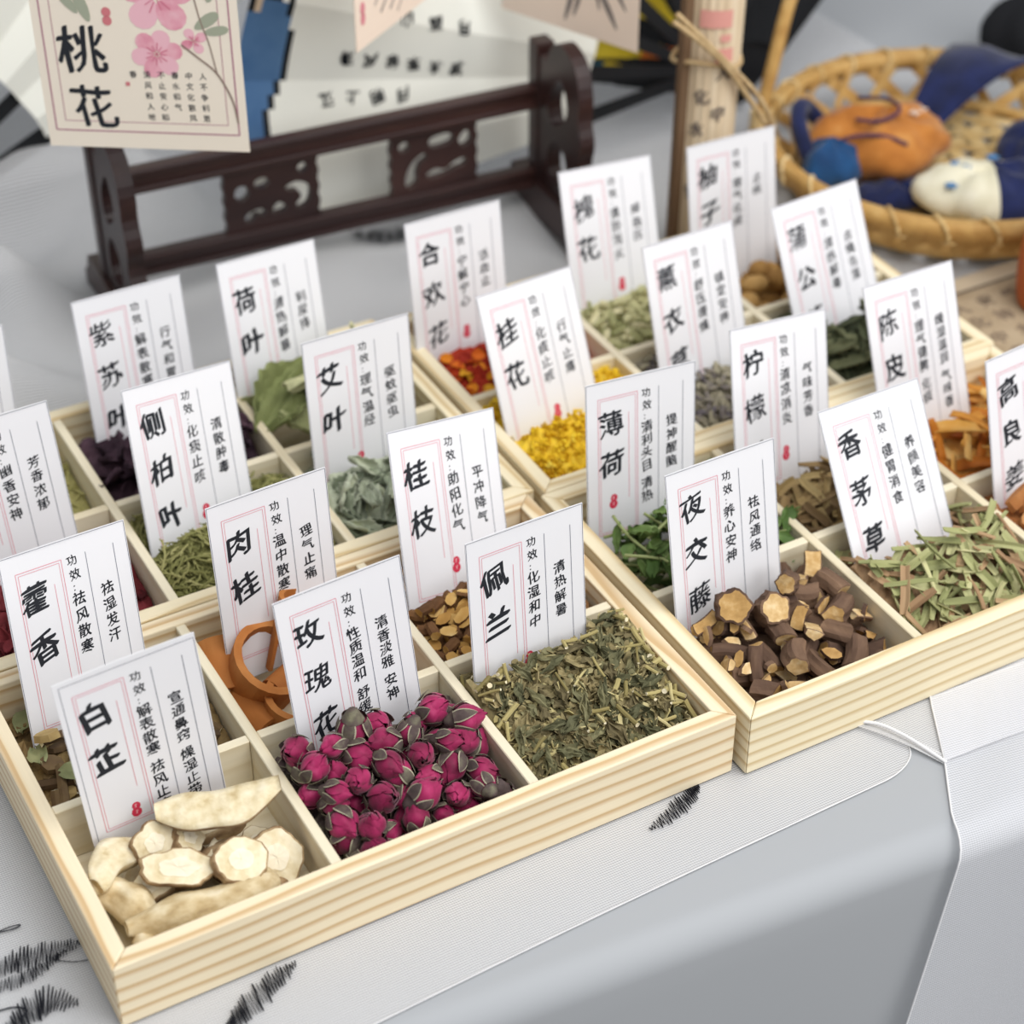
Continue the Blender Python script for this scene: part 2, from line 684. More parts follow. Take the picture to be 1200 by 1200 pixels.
def panel(L, t, h):
    """mitred board, long axis x, outside at y=0, inside at y=t"""
    v = [(-L / 2, 0, 0), (L / 2, 0, 0), (L / 2 - t, t, 0), (-L / 2 + t, t, 0)]
    v += [(q[0], q[1], h) for q in v]
    return v, [(3, 2, 1, 0), (4, 5, 6, 7), (0, 1, 5, 4), (1, 2, 6, 5), (2, 3, 7, 6), (3, 0, 4, 7)]


def rail_sheet(L, t, h):
    return box(-L / 2, L / 2, -t / 2, t / 2, 0, h)


for b in 'ABCD':
    root = empty('divided_tray', BM(b))
    tag(root, BLAB[b], 'tray', 'divided pine trays')
    mt = M_PINE2 if b == 'A' else M_PINE
    for (mw, L) in ((T(BW / 2, 0, 0), BW), (T(BW / 2, BD, 0) @ RZ(math.pi), BW),
                    (T(0, BD / 2, 0) @ RZ(-math.pi / 2), BD), (T(BW, BD / 2, 0) @ RZ(math.pi / 2), BD)):
        mb = MB()
        mb.add(*panel(L - 0.0002, TW, BH))
        bevel(mb.obj('side_panel', mt, root, mw=mw), 0.0007)
    mb = MB()
    mb.add(*box(TW, BW - TW, TW, BD - TW, 0.0008, 0.0036))
    mb.obj('bottom_panel', M_DIV, root)
    for cx in (C1, C2):
        mb = MB()
        mb.add(*rail_sheet(BD - 2 * TW, TD, BH - 0.0045))
        bevel(mb.obj('divider', M_DIV, root, mw=T(cx, BD / 2, 0.0037) @ RZ(math.pi / 2)), 0.0004, 1)
    for x0, x1 in ((TW, C1 - TD / 2), (C1 + TD / 2, C2 - TD / 2), (C2 + TD / 2, BW - TW)):
        mb = MB()
        mb.add(*rail_sheet(x1 - x0 - 0.0002, TD, BH - 0.0048))
        bevel(mb.obj('divider', M_DIV, root, mw=T((x0 + x1) / 2, YR, 0.0037)), 0.0004, 1)

# ------------------------------------------------------------------ lettered cards
CW, CH = 0.05588, 0.09001


def card(base, yaw, lean, roll, title, c1, c2, label, seal=(25, 68), inset=0.35, blank=False, name_top=None, rule_end=80):
    u = Vector((math.cos(yaw), math.sin(yaw), 0))
    bk = Vector((-math.sin(yaw), math.cos(yaw), 0))
    v = Vector((0, 0, 1)) * math.cos(lean) + bk * math.sin(lean)
    u2 = u * math.cos(roll) + v * math.sin(roll)
    v2 = -u * math.sin(roll) + v * math.cos(roll)
    n = u2.cross(v2)
    mw = Matrix(((u2.x, v2.x, n.x, base[0]), (u2.y, v2.y, n.y, base[1]), (u2.z, v2.z, n.z, base[2]), (0, 0, 0, 1)))
    root = empty('herb_card', mw)
    tag(root, label, 'card', 'lettered herb cards')
    mb = MB()
    # faintly bowed stiff paper
    k = 7
    bow = 0.0006

    def zb(x):
        return bow * ((x / CW * 2) ** 2 - 1)
    xs = [-CW / 2 + CW * i / k for i in range(k + 1)]
    v0 = []
    for x in xs:
        for (y, dz) in ((0, 0.0002), (CH, 0.0002), (CH, -0.0002), (0, -0.0002)):
            v0.append((x, y, zb(x) + dz))
    f0 = []
    for i in range(k):
        for j in range(4):
            a, c = i * 4 + j, i * 4 + (j + 1) % 4
            f0.append((a, a + 4, c + 4, c))
    f0 += [(0, 1, 2, 3), tuple(4 * k + q for q in (3, 2, 1, 0))]
    mb.add(v0, f0)
    mb.obj('paper', M_PAPER, root)

    def P(q):     # millimetres from the top left -> on the paper
        x = -CW / 2 + q[0] / 1000
        return (x, CH - q[1] / 1000, zb(x) + 0.00030 + q[2])

    def place(mb):
        mb.v = [P(q) for q in mb.v]
        return mb

    def rect(mb, x0, y0, x1, y1, w):
        bar2(mb, x0, y0, x1, y0, w, 0)
        bar2(mb, x1, y0, x1, y1, w, 0)
        bar2(mb, x1, y1, x0, y1, w, 0)
        bar2(mb, x0, y1, x0, y0, w, 0)
    red = MB()
    rect(red, 6.2, 8.5, 26.4, 79, 0.28)
    rect(red, 7.3, 9.6, 25.3, 77.9, 0.22)
    for s in range(6):
        bar2(red, 21.9, 17.8 + s * 7.4, 21.9, 17.8 + (s + 1) * 7.4, 0.24, 0)
    place(red).obj('red_border', M_RED, root)
    ru = MB()
    for x in (37.2, 49.6):
        bar2(ru, x, 8.4, x, rule_end, 0.26, 0)
    for i in (inset,):
        rect(ru, i, i, 55.88 - (0.35 if inset < 1 else 0.6), 89.6, 0.22)
    place(ru).obj('ruled_lines', M_RULE, root)
    fl = (lambda q: (q[0], -q[1], q[2]))
    if title:
        tb = MB()
        n_ = len(title)
        ys = (21.5, 43.5) if n_ == 2 else (19.0, 41.0, 63.5)
        if name_top:
            ys = name_top
        for i, ch in enumerate(title):
            write(tb, ch, 12.6 + 0.5 * i, -ys[i], 13.0 if n_ == 2 else 12.3, max(0.02, min(0.05, 0.062 - 0.00042 * len(glyph(ch)[0]))), 0.20, 0, 0.045)
        tb.v = [P((q[0], -q[1], q[2])) for q in tb.v]
        tb.obj('name_lettering', M_INK, root)
    sb = MB()
    if c1:
        write(sb, '功', 30.8, -10.2, 4.6, 0.02, 0.14, 0, 0.03)
        write(sb, '效', 31.2, -16.6, 4.9, 0.02, 0.14, 0, 0.03)
        for dy in (20.8, 22.6):
            write(sb, '·', 31.6, -dy - 0.6, 4.2, 0.02, 0, 0, 0)
    y = 27.4
    pitch = 7.3 if len(c1) < 6 else 6.7
    for ch in c1:
        if ch == ' ':
            y += 2.6
            continue
        write(sb, ch, 31.2, -y, 6.0, 0.026, 0.18, 0, 0.04)
        y += pitch
    y = 27.0
    for ch in c2:
        if ch == ' ':
            y += 2.6
            continue
        write(sb, ch, 43.9, -y, 5.8, 0.026, 0.18, 0, 0.04)
        y += 7.1 if len(c2) < 6 else 6.6
    sb.v = [P((q[0], -q[1], q[2])) for q in sb.v]
    sb.obj('small_lettering', M_INK, root)
    if seal:
        se = MB()
        for (cx, cy, rx, ry) in ((0.2, -1.6, 1.75, 2.0), (-0.1, 1.6, 2.1, 2.3)):
            pts = [(seal[0] + cx + rx * math.cos(k * math.pi / 9) * (1 + 0.07 * math.sin(3 * k)), seal[1] + cy + ry * math.sin(k * math.pi / 9), 0) for k in range(18)]
            se.add(pts, [tuple(range(18))])
        place(se)
        so = se.obj('seal', M_SEAL, root)
        wm = MB()
        for (dy) in (-1.7, 1.5):
            for (a, b_, c, d) in ((-0.6, -0.5, 0.7, -0.7), (0.05, -0.9, 0.05, 0.9), (-0.5, 0.7, -0.1, 0.2)):
                bar2(wm, seal[0] + a, seal[1] + dy + b_, seal[0] + c, seal[1] + dy + d, 0.15, 0.00004)
        wm.v = [P(q) for q in wm.v]
        wm.obj('seal_marks', M_WHITE, so)
    return root


CARDS = [
    ((0.0459, 0.0705, 0.0155), -0.0051, 0.0376, 0.0505, '白芷', '解表散寒 祛风止痛', '宣通鼻窍 燥湿止带', '白芷', 'standing behind the pale root slices at left front', (19.5, 73.6), 2.2),
    ((0.1352, 0.0705, 0.011), 0.0202, 0.142, 0.0303, '玫瑰花', '性质温和 舒缓压力', '清香淡雅 安神', '玫瑰花', 'standing behind the heap of dried rosebuds', (22.8, 69.5), 0.35),
    ((0.2131, 0.0687, 0.0098), 0.0337, 0.1154, -0.0176, '佩兰', '化湿和中', '清热解暑', '佩兰', 'standing in the chopped olive-green herb', (27.5, 67), 0.35),
    ((0.0431, 0.1421, 0.009), 0.1589, 0.2491, -0.0948, '藿香', '祛风散寒', '祛湿发汗', '藿香', 'leaning in the mixed brown and green chips at left edge', None, 0.35),
    ((0.1312, 0.1418, 0.0105), 0.0696, 0.1094, -0.0205, '肉桂', '温中散寒', '理气止痛', '肉桂', 'standing behind the rust-brown cinnamon bark curls', None, 0.35),
    ((0.215, 0.1353, 0.0091), 0.1302, 0.3871, -0.1462, '桂枝', '助阳化气', '平冲降气', '桂枝', 'leaning behind the small yellow-brown twig slices', (27.6, 66.5), 0.35),
    ((0.1293, 0.2279, 0.0092), 0.1594, 0.3159, -0.1019, '侧柏叶', '化痰止咳', '清散肿毒', '侧柏叶', 'leaning in the fine green cypress needles', (31.4, 66.5), 0.35),
    ((0.2169, 0.2346, 0.01), 0.033, 0.1222, -0.0247, '艾叶', '理气温经', '驱蚊驱虫', '艾叶', 'standing behind the curled grey-green leaves', (25, 68), 0.35),
    ((0.0482, 0.2449, 0.01), 0.0056, 0.156, 0.0176, None, '幽香安神', '芳香浓郁', '芳香浓郁', 'cut off by the left edge of the photo', None, 0.35),
    ((0.0451, 0.3211, 0.01), -0.0289, 0.1342, -0.0498, None, '', '', 'blank margin', 'only a sliver showing at the left rear edge', None, 0.35),
    ((0.1373, 0.3177, 0.0093), 0.0438, 0.1817, -0.0305, '紫苏叶', '解表散寒', '行气和胃', '紫苏叶', 'leaning behind the dark purple crumpled leaves', None, 0.35),
    ((0.2099, 0.3118, 0.0091), 0.1353, 0.2801, -0.0771, '荷叶', '清热解暑', '利尿排', '荷叶', 'leaning behind the broad pale green lotus leaf pieces', None, 0.35),
    ((0.3153, 0.2186, 0.0094), 0.0837, 0.4138, -0.0166, '桂花', '化痰止咳', '行气止痛', '桂花', 'leaning behind the tiny bright yellow blossoms', (31.5, 67.5), 0.35),
    ((0.4059, 0.2209, 0.0097), 0.0461, 0.3316, -0.0142, '薰衣草', '舒压缓燥', '镇定安神', '薰衣草', 'leaning in the grey-violet lavender buds', None, 0.35),
    ((0.4936, 0.2199, 0.0099), 0.0001, 0.4255, 0.0484, '蒲公英', '清热解毒', '去燥去湿', '蒲公英', 'leaning behind the dark green dried clump', None, 0.35),
    ((0.3084, 0.3058, 0.0099), 0.0283, 0.1829, -0.0275, '合欢花', '宁解宁心', '活血止', '合欢花', 'standing behind the orange and red petals', (30.5, 66), 0.35),
    ((0.4044, 0.3046, 0.0097), -0.0386, 0.3602, -0.0442, '槐花', '清肝泻火', '降血压', '槐花', 'leaning behind the pale green flower buds', (31, 66), 0.35),
    ((0.4804, 0.3065, 0.0101), -0.0469, 0.1588, 0.0095, '柚子', '理气化痰', '止咳', '柚子', 'standing behind the round tan dried fruits at the rear', None, 0.35),
    ((0.3107, 0.0615, 0.0098), 0.0001, 0.2048, 0.0054, '夜交藤', '养心安神', '祛风通络', '夜交藤', 'standing behind the dark barked vine chunks', None, 0.35),
    ((0.4055, 0.0524, 0.0097), -0.0242, 0.5443, 0.0204, '香茅草', '健胃消食', '养颜美容', '香茅草', 'tilted far back in the cut lemongrass', None, 0.35),
    ((0.4918, 0.0639, 0.01), 0.0142, 0.2343, 0.0567, '高良姜', '', '', '高良姜', 'cut off by the right edge of the photo', None, 0.35),
    ((0.3105, 0.1362, 0.0102), -0.0776, 0.1415, -0.0286, '薄荷', '清利头目 清热', '提神醒脑', '薄荷', 'standing behind the fresh green mint sprigs', (13.8, 62), 0.35),
    ((0.3911, 0.1333, 0.0097), 0.0242, 0.318, -0.0914, '柠檬叶', '清凉消炎', '气味芳香', '柠檬叶', 'leaning behind the brown and tan strips', (30, 66.5), 0.35),
    ((0.4794, 0.1323, 0.0097), 0.0243, 0.4026, -0.0218, '陈皮', '理气健脾 化痰', '燥湿温润 气味香', '陈皮', 'leaning behind the orange peel strips', None, 0.35),
]
for cd in CARDS:
    lab = 'white card lettered %s, %s' % (cd[7], cd[8])
    if cd[7] == 'blank margin':
        lab = 'white card with only its blank margin in view at the left rear edge'
    elif cd[4] is None:
        lab = 'white card whose last column reads %s, cut off by the photo left edge' % cd[7]
    card(cd[0], cd[1], cd[2], cd[3], cd[4], cd[5], cd[6], lab, cd[9], cd[10],
         name_top={'薄荷': (22, 42), '柚子': (19, 40)}.get(cd[4]), rule_end=80 if cd[4] != '桂枝' else 78)

# ------------------------------------------------------------------ herbs: piled piece by piece
class Pile:
    """height field of one compartment (tray coordinates); pieces are dropped on it one after another"""

    def __init__(self, b, c, r, hf, hb, card_y=None, lean=0.2, floor=0.0037, cx=None, card_yaw=0.0):
        self.b, self.M = b, BM(b)
        self.x0, self.x1 = ((TW, C1 - TD / 2), (C1 + TD / 2, C2 - TD / 2), (C2 + TD / 2, BW - TW))[c]
        self.y0, self.y1 = ((TW, YR - TD / 2), (YR + TD / 2, BD - TW))[r]
        self.res = 0.001
        self.nx, self.ny = int((self.x1 - self.x0) / self.res), int((self.y1 - self.y0) / self.res)
        self.h = np.full((self.nx, self.ny), floor)
        self.floor = floor
        self.lim = 0.003
        X, Y = np.meshgrid(self.x0 + (np.arange(self.nx) + .5) * self.res, self.y0 + (np.arange(self.ny) + .5) * self.res, indexing='ij')
        self.X, self.Y = X, Y
        self.block = np.zeros_like(X, bool)
        cy = card_y if card_y else self.y1
        self.cy = cy
        s = np.clip((Y - self.y0) / (cy - self.y0), 0, 1)
        self.Tg = hf + (hb - hf) * s ** 0.8
        if card_y:
            xm = cx if cx is not None else (self.x0 + self.x1) / 2
            line = cy + (X - xm) * math.tan(card_yaw)
            on = np.abs(X - xm) < 0.0295
            lo, hi = line - 0.0022, line + 0.0025 + math.tan(lean) * 0.028
            self.block = on & (Y > lo) & (Y < hi)
            self.Tg = np.where(Y > line + 0.004, np.minimum(self.Tg, hf + 0.3 * (hb - hf)), self.Tg)
        edge = np.minimum(np.minimum(X - self.x0, self.x1 - X), Y - self.y0)
        self.Tg = self.Tg - 0.004 * np.exp(-edge / 0.006)

    def bed(self, name, mat, label, cat, drop, rough=0.0015, seed=0, flakes=None):
        rg = np.random.default_rng(seed)
        nz = rg.normal(0, 1, self.h.shape)
        for _ in range(2):
            nz = (nz + np.roll(nz, 1, 0) + np.roll(nz, -1, 0) + np.roll(nz, 1, 1) + np.roll(nz, -1, 1)) / 5 * 1.6
        hb = np.clip(self.Tg - drop + nz * rough, self.floor + 0.0008, None)
        hb = np.where(self.block, np.minimum(hb, self.floor + 0.006), hb)
        self.h = np.maximum(self.h, hb)
        st = 2
        sub = hb[::st, ::st]
        mb = MB()
        a, c = sub.shape
        vs = []
        for i in range(a):
            for j in range(c):
                x = self.x0 + 0.0006 + (self.x1 - self.x0 - 0.0012) * i / (a - 1)
                y = self.y0 + 0.0006 + (self.y1 - self.y0 - 0.0012) * j / (c - 1)
                vs.append((x, y, sub[i, j]))
        mb.add(vs, grid_faces(a, c))
        n = len(vs)
        rim = [i * c for i in range(a)] + [(a - 1) * c + j for j in range(1, c)] + [i * c + c - 1 for i in range(a - 2, -1, -1)] + [j for j in range(c - 2, 0, -1)]
        mb.v += [(vs[i][0], vs[i][1], self.floor + 0.0001) for i in rim]
        k = len(rim)
        for i in range(k):
            mb.f.append((rim[i], n + i, n + (i + 1) % k, rim[(i + 1) % k]))
            mb.m.append(0)
        mb.f.append(tuple(range(n, n + k)))
        mb.m.append(0)
        mats = [mat]
        if flakes:
            mats = flakes(self, mb, mat, rg)
        o = mb.obj(name, mats, mw=self.M)
        tag(o, label, cat, kind='stuff')
        return o

    def foot(self, x, y, L, W, yaw):
        """grid cells under an oriented rectangle, or None when outside or on the card"""
        ca, sa = math.cos(yaw), math.sin(yaw)
        nl, nw = max(2, int(L / self.res)), max(2, int(W / self.res))
        u = np.linspace(-L / 2, L / 2, nl)
        w = np.linspace(-W / 2, W / 2, nw)
        U, V = np.meshgrid(u, w, indexing='ij')
        px, py = x + U * ca - V * sa, y + U * sa + V * ca
        if px.min() < self.x0 + 0.0004 or px.max() > self.x1 - 0.0004 or py.min() < self.y0 + 0.0004 or py.max() > self.y1 - 0.0004:
            return None
        i = np.clip(((px - self.x0) / self.res).astype(int), 0, self.nx - 1)
        j = np.clip(((py - self.y0) / self.res).astype(int), 0, self.ny - 1)
        if self.block[i, j].any():
            return None
        return i, j, U, V

    def drop(self, dims, rng, tries=16, tilt=0.15, maxslope=0.7, sink=0.2, at=None, yaw=None, region=None):
        """try a few spots and keep the one that ends nearest below the wanted heap surface"""
        L, W, H = dims
        best = None
        for t in range(tries):
            q = rng.integers(0, self.nx, 8), rng.integers(0, self.ny, 8)
            d = self.Tg[q] - self.h[q] + rng.uniform(0, 0.004, 8)
            k = int(np.argmax(d))
            x, y = self.X[q][k] + rng.uniform(-.0005, .0005), self.Y[q][k] + rng.uniform(-.0005, .0005)
            a = yaw if yaw is not None else rng.uniform(0, 2 * math.pi)
            ft = self.foot(x, y, L, W, a)
            if ft is None:
                continue
            i, j, U, V = ft
            hh = self.h[i, j]
            if L > 2.0 * H or W > 2.0 * H:
                A = np.c_[U.ravel(), V.ravel(), np.ones(U.size)]
                c = np.linalg.lstsq(A, hh.ravel(), rcond=None)[0]
                sx = float(np.clip(c[0] + rng.normal(0, tilt), -maxslope, maxslope))
                sy = float(np.clip(c[1] + rng.normal(0, tilt), -maxslope, maxslope))
            else:
                sx = sy = 0.0
            pl = U * sx + V * sy
            z = float(np.percentile(hh - pl, 92)) - sink * H
            score = float((self.Tg[i, j]).mean()) - z - 0.55 * H
            if best is None or score > best[0]:
                best = (score, x, y, a, i, j, pl, z, sx, sy)
        if best is None or best[0] < -self.lim:
            return None
        _, x, y, a, i, j, pl, z, sx, sy = best
        self.h[i, j] = np.maximum(self.h[i, j], z + pl + H * 0.9)
        return self.M @ T(x, y, z + H / 2) @ RZ(a) @ RY(-math.atan(sx)) @ RX(math.atan(sy))


def dims_of(me):
    c = np.array([tuple(v.co) for v in me.vertices])
    return tuple(c.max(0) - c.min(0))


def centre(mb):
    c = np.array(mb.v)
    m = (c.max(0) + c.min(0)) / 2
    mb.v = [tuple(q) for q in (c - m)]
    return mb


def scatter(pile, kinds, n, label, cat, group, seed, name=None, tilt=0.15, sink=0.2, roll=False, children=None, region=None, maxslope=0.7, shrink=0.85, spin=0.0):
    """kinds: meshes (data shared between the copies); each dropped copy is an object of its own"""
    rg = np.random.default_rng(seed)
    out = []
    for k in range(n):
        q = int(rg.integers(0, len(kinds)))
        me = kinds[q]
        D = dims_of(me)
        mw = pile.drop((D[0] * shrink, D[1] * shrink, D[2] * shrink), rg, tilt=tilt, sink=sink, region=region, maxslope=maxslope)
        if mw is None:
            continue
        if roll:
            mw = mw @ Euler(tuple(rg.uniform(0, 6.28, 3))).to_matrix().to_4x4()
        elif spin:
            mw = mw @ RX(rg.normal(0, spin)) @ RY(rg.normal(0, spin * 0.6))
        o = link(name, me, None, mw)
        tag(o, label, cat, group)
        if children:
            for nm, cm in children[q]:
                link(nm, cm, o)
        out.append(o)
    return out


def rnd_poly(rg, n, rx, ry, j=0.2):
    return [(rx * math.cos(2 * math.pi * k / n) * (1 + rg.uniform(-j, j)), ry * math.sin(2 * math.pi * k / n) * (1 + rg.uniform(-j, j))) for k in range(n)]


def chip(rg, L, W, H, n=7, j=0.25, bend=0.0, mats=(0, 0)):
    """cut flake: irregular outline with thickness; material 0 faces, 1 rim"""
    mb = MB()
    p = rnd_poly(rg, n, L / 2, W / 2, j)
    tw = rg.uniform(-.3, .3)
    top = [(x * .92, y * .92, H / 2 + bend * (x / L) ** 2 + tw * H * y / W) for x, y in p]
    bot = [(x, y, -H / 2 + bend * (x / L) ** 2 + tw * H * y / W) for x, y in p]
    mb.add(top + bot, [tuple(range(n)), tuple(range(2 * n - 1, n - 1, -1))], mats[0])
    mb.add(top + bot, [(k + n, (k + 1) % n + n, (k + 1) % n, k) for k in range(n)], mats[1])
    return centre(mb)


def strip(rg, L, W, H, bend, twist, n=7, cup=0.3):
    """narrow bent leaf strip with real thickness"""
    mb = MB()
    v = []
    for i in range(n):
        t = i / (n - 1) - .5
        w = W / 2 * (1 - 0.25 * abs(2 * t) ** 3 * rg.uniform(0, 1.5))
        a = twist * t
        zc = bend * (1 - 4 * t * t)
        yo = 0.15 * W * math.sin(4 * t + bend * 900)
        for (s, up) in ((-1, 0), (0, 0), (1, 0), (1, 1), (0, 1), (-1, 1)):
            y, z = s * w, cup * w * abs(s) + up * H
            v.append((t * L, yo + y * math.cos(a) - z * math.sin(a), zc + y * math.sin(a) + z * math.cos(a)))
    f = []
    for i in range(n - 1):
        for k in range(6):
            a, b = i * 6 + k, i * 6 + (k + 1) % 6
            f.append((a, b, b + 6, a + 6))
    f += [(5, 4, 3, 2, 1, 0), tuple((n - 1) * 6 + q for q in range(6))]
    mb.add(v, f)
    return centre(mb)


def stick(rg, L, r, n=7, wob=0.1, mats=(0, 1)):
    """short stem or twig piece: bark 0, cut ends 1"""
    mb = MB()
    k = 5
    v = []
    b1, b2 = rg.uniform(-.12, .12, 2) * L
    for i in range(k):
        t = i / (k - 1) - .5
        for q in range(n):
            a = 2 * math.pi * q / n
            rr_ = r * (1 + rg.uniform(-wob, wob))
            v.append((t * L + (rg.uniform(-.3, .3) * r * (1 if i in (0, k - 1) else 0)), rr_ * math.cos(a) + b1 * (t * t), rr_ * math.sin(a) + b2 * (t * t)))
    f = [(i * n + q, i * n + (q + 1) % n, (i + 1) * n + (q + 1) % n, (i + 1) * n + q) for i in range(k - 1) for q in range(n)]
    mb.add(v, f, mats[0])
    mb.add(v, [tuple(reversed(range(n))), tuple(range((k - 1) * n, k * n))], mats[1])
    return centre(mb)


def leaf(rg, L, W, crumple, curl, nu=12, nv=9, jag=0.0):
    """crumpled dry leaf"""
    mb = MB()
    ph = rg.uniform(0, 6.28, 6)
    fr = rg.uniform(2.5, 6, 4)

    def fn(s, t):
        x = (s - .5) * L
        w = W / 2 * (math.sin(math.pi * min(1, max(0, 0.04 + 0.92 * s))) ** 0.7) * (1 + jag * math.sin(s * 40 + (t > .5) * 2))
        y = (t - .5) * 2
        a = curl * y
        rad = w / max(0.2, abs(curl)) if abs(curl) > 0.2 else None
        if rad:
            yy, zz = rad * math.sin(a), rad * (1 - math.cos(a)) * (1 if curl > 0 else -1)
        else:
            yy, zz = y * w, 0
        zz += crumple * L * (0.5 * math.sin(fr[0] * s * 3 + ph[0]) * math.cos(fr[1] * y * 1.5 + ph[1]) + 0.5 * math.sin(fr[2] * y * 2 + ph[2] + 5 * s))
        x += crumple * L * 0.5 * math.sin(fr[3] * y + ph[3] + 3 * s)
        return (x, yy, zz)
    mb.add(*sheet(nu, nv, fn))
    return centre(mb)


def thick(o_mesh_mb, t=0.0003):
    """give a one-sided sheet built as a grid its real thickness"""
    n = len(o_mesh_mb.v)
    v = np.array(o_mesh_mb.v)
    nrm = np.zeros_like(v)
    for f in o_mesh_mb.f:
        a = v[f[1]] - v[f[0]]
        b = v[f[-1]] - v[f[0]]
        c = np.cross(a, b)
        for i in f:
            nrm[i] += c
    nrm /= (np.linalg.norm(nrm, axis=1, keepdims=True) + 1e-12)
    cnt = {}
    for f in o_mesh_mb.f:
        for k in range(len(f)):
            e = (f[k], f[(k + 1) % len(f)])
            cnt[e] = 1
    o_mesh_mb.v = [tuple(q) for q in v + nrm * t / 2] + [tuple(q) for q in v - nrm * t / 2]
    nf, nm = [], []
    for f, m in zip(o_mesh_mb.f, o_mesh_mb.m):
        nf.append(tuple(q + n for q in reversed(f)))
        nm.append(m)
    for (a, b) in cnt:
        if (b, a) not in cnt:
            nf.append((b, a, a + n, b + n))
            nm.append(0)
    o_mesh_mb.f += nf
    o_mesh_mb.m += nm
    return o_mesh_mb


# ---- dried rosebuds
M_PETAL = vary('dried_rose_petal', [(0.0, '#4a0a26'), (0.35, '#7c123f'), (0.7, '#a02257'), (0.9, '#b8426f'), (1.0, '#d58fa6')], 150, 0.6, 0.4, sheen=0.2)
M_SEPAL = vary('dried_sepal', [(0.0, '#3a3230'), (0.45, '#554846'), (0.75, '#6b6656'), (1.0, '#8d8a70')], 260, 0.8, 0.35)
M_SEPAL_RIM = vary('pale_sepal_rim', [(0.0, '#85826c'), (1.0, '#bdb9a0')], 200, 0.85, 0.4)


def bud_mesh(rg, R=0.0056):
    mb = MB()
    # overlapping petals wound round the bud, each a curved shell
    for layer, (np_, rad, tall) in enumerate(((3, 0.55, 1.0), (4, 0.8, 0.93), (5, 1.0, 0.80))):
        for k in range(np_):
            a0 = 2 * math.pi * k / np_ + layer * 0.7 + rg.uniform(-.15, .15)
            wid = 2 * math.pi / np_ * 0.78
            fl_ = rg.uniform(0.0, 0.22)
            hh = tall * rg.uniform(.92, 1.08)

            def fn(s, t, a0=a0, wid=wid, rad=rad, fl_=fl_, hh=hh, layer=layer):
                z = t * 2.25 * R * hh
                prof_ = math.sin(math.pi * min(0.985, 0.12 + (0.86 - 0.06 * layer) * t)) ** 0.75
                edge = 1 - 0.35 * (abs(s - .5) * 2) ** 2 * t
                a = a0 + (s - .5) * 2 * wid * (0.65 + 0.35 * math.sin(math.pi * t))
                r = R * rad * prof_ * (1.0 + fl_ * t ** 3) + 0.0011 * (s - .5) + 0.00025 * math.sin(9 * s + a0 * 5) * t
                return (r * math.cos(a), r * math.sin(a), z * (0.75 + 0.25 * edge))
            mb.add(*sheet(7, 7, fn))
    return mb


def sepal_mesh(rg, R=0.0056):
    mb = MB()
    v, f = [], []
    # swollen base
    n = 9
    pr = [(0.05, -0.75), (0.36, -0.62), (0.5, -0.35), (0.62, -0.1), (0.78, 0.12)]
    for (r, z) in pr:
        for q in range(n):
            a = 2 * math.pi * q / n
            v.append((r * R * math.cos(a), r * R * math.sin(a), z * R))
    f = [(i * n + q, i * n + (q + 1) % n, (i + 1) * n + (q + 1) % n, (i + 1) * n + q) for i in range(len(pr) - 1) for q in range(n)]
    mb.add(v, f, 0)
    mb.add(v, [tuple(reversed(range(n)))], 0)
    for k in range(5):
        a0 = 2 * math.pi * k / 5 + rg.uniform(-.2, .2)
        ln = rg.uniform(1.1, 1.8)
        out = rg.uniform(0.0, 0.4)

        def fn(s, t, a0=a0, ln=ln, out=out, sc=1.0, lift=0.0):
            w = 0.62 * (1 - t) ** 0.75 * (1 - 0.25 * (1 - t) ** 4) * sc
            a = a0 + (s - .5) * 2 * w
            r = R * (1.07 * math.sin(math.pi * min(0.9, 0.22 + 0.5 * t)) ** 0.6 + out * t * t * 1.2 + 0.08) + lift
            return (r * math.cos(a), r * math.sin(a), R * (0.0 + ln * t * (1 - 0.25 * out * t)))
        vv_, ff_ = sheet(11, 8, fn)
        mb.add(vv_, [q for i, q in enumerate(ff_) if 7 <= i < 63], 0)
        mb.add(vv_, [q for i, q in enumerate(ff_) if i < 7 or i >= 63], 1)
    return mb


rg = np.random.default_rng(3)
BUDS, SEPS = [], []
for k in range(6):
    a = bud_mesh(rg)
    s = sepal_mesh(rg)
    off = 0.0045
    a.v = [(x, y, z - off) for x, y, z in a.v]
    s.v = [(x, y, z - off) for x, y, z in s.v]
    BUDS.append(a.mesh('rosebud', M_PETAL, True))
    SEPS.append(s.mesh('sepals', [M_SEPAL, M_SEPAL_RIM], True))


def ellipsoid(rx, ry, rz, nu=14, nv=9, fn=None):
    v = []
    for i in range(nu):
        for j in range(nv):
            a, b = 2 * math.pi * i / nu, math.pi * (j + 0.02) / (nv - 1 + 0.04) - math.pi / 2
            k = fn(a, b) if fn else 1
            v.append((rx * k * math.cos(b) * math.cos(a), ry * k * math.cos(b) * math.sin(a), rz * k * math.sin(b)))
    f = grid_faces(nu, nv, True)
    f += [tuple(reversed([i * nv for i in range(nu)])), tuple(i * nv + nv - 1 for i in range(nu))]
    return v, f


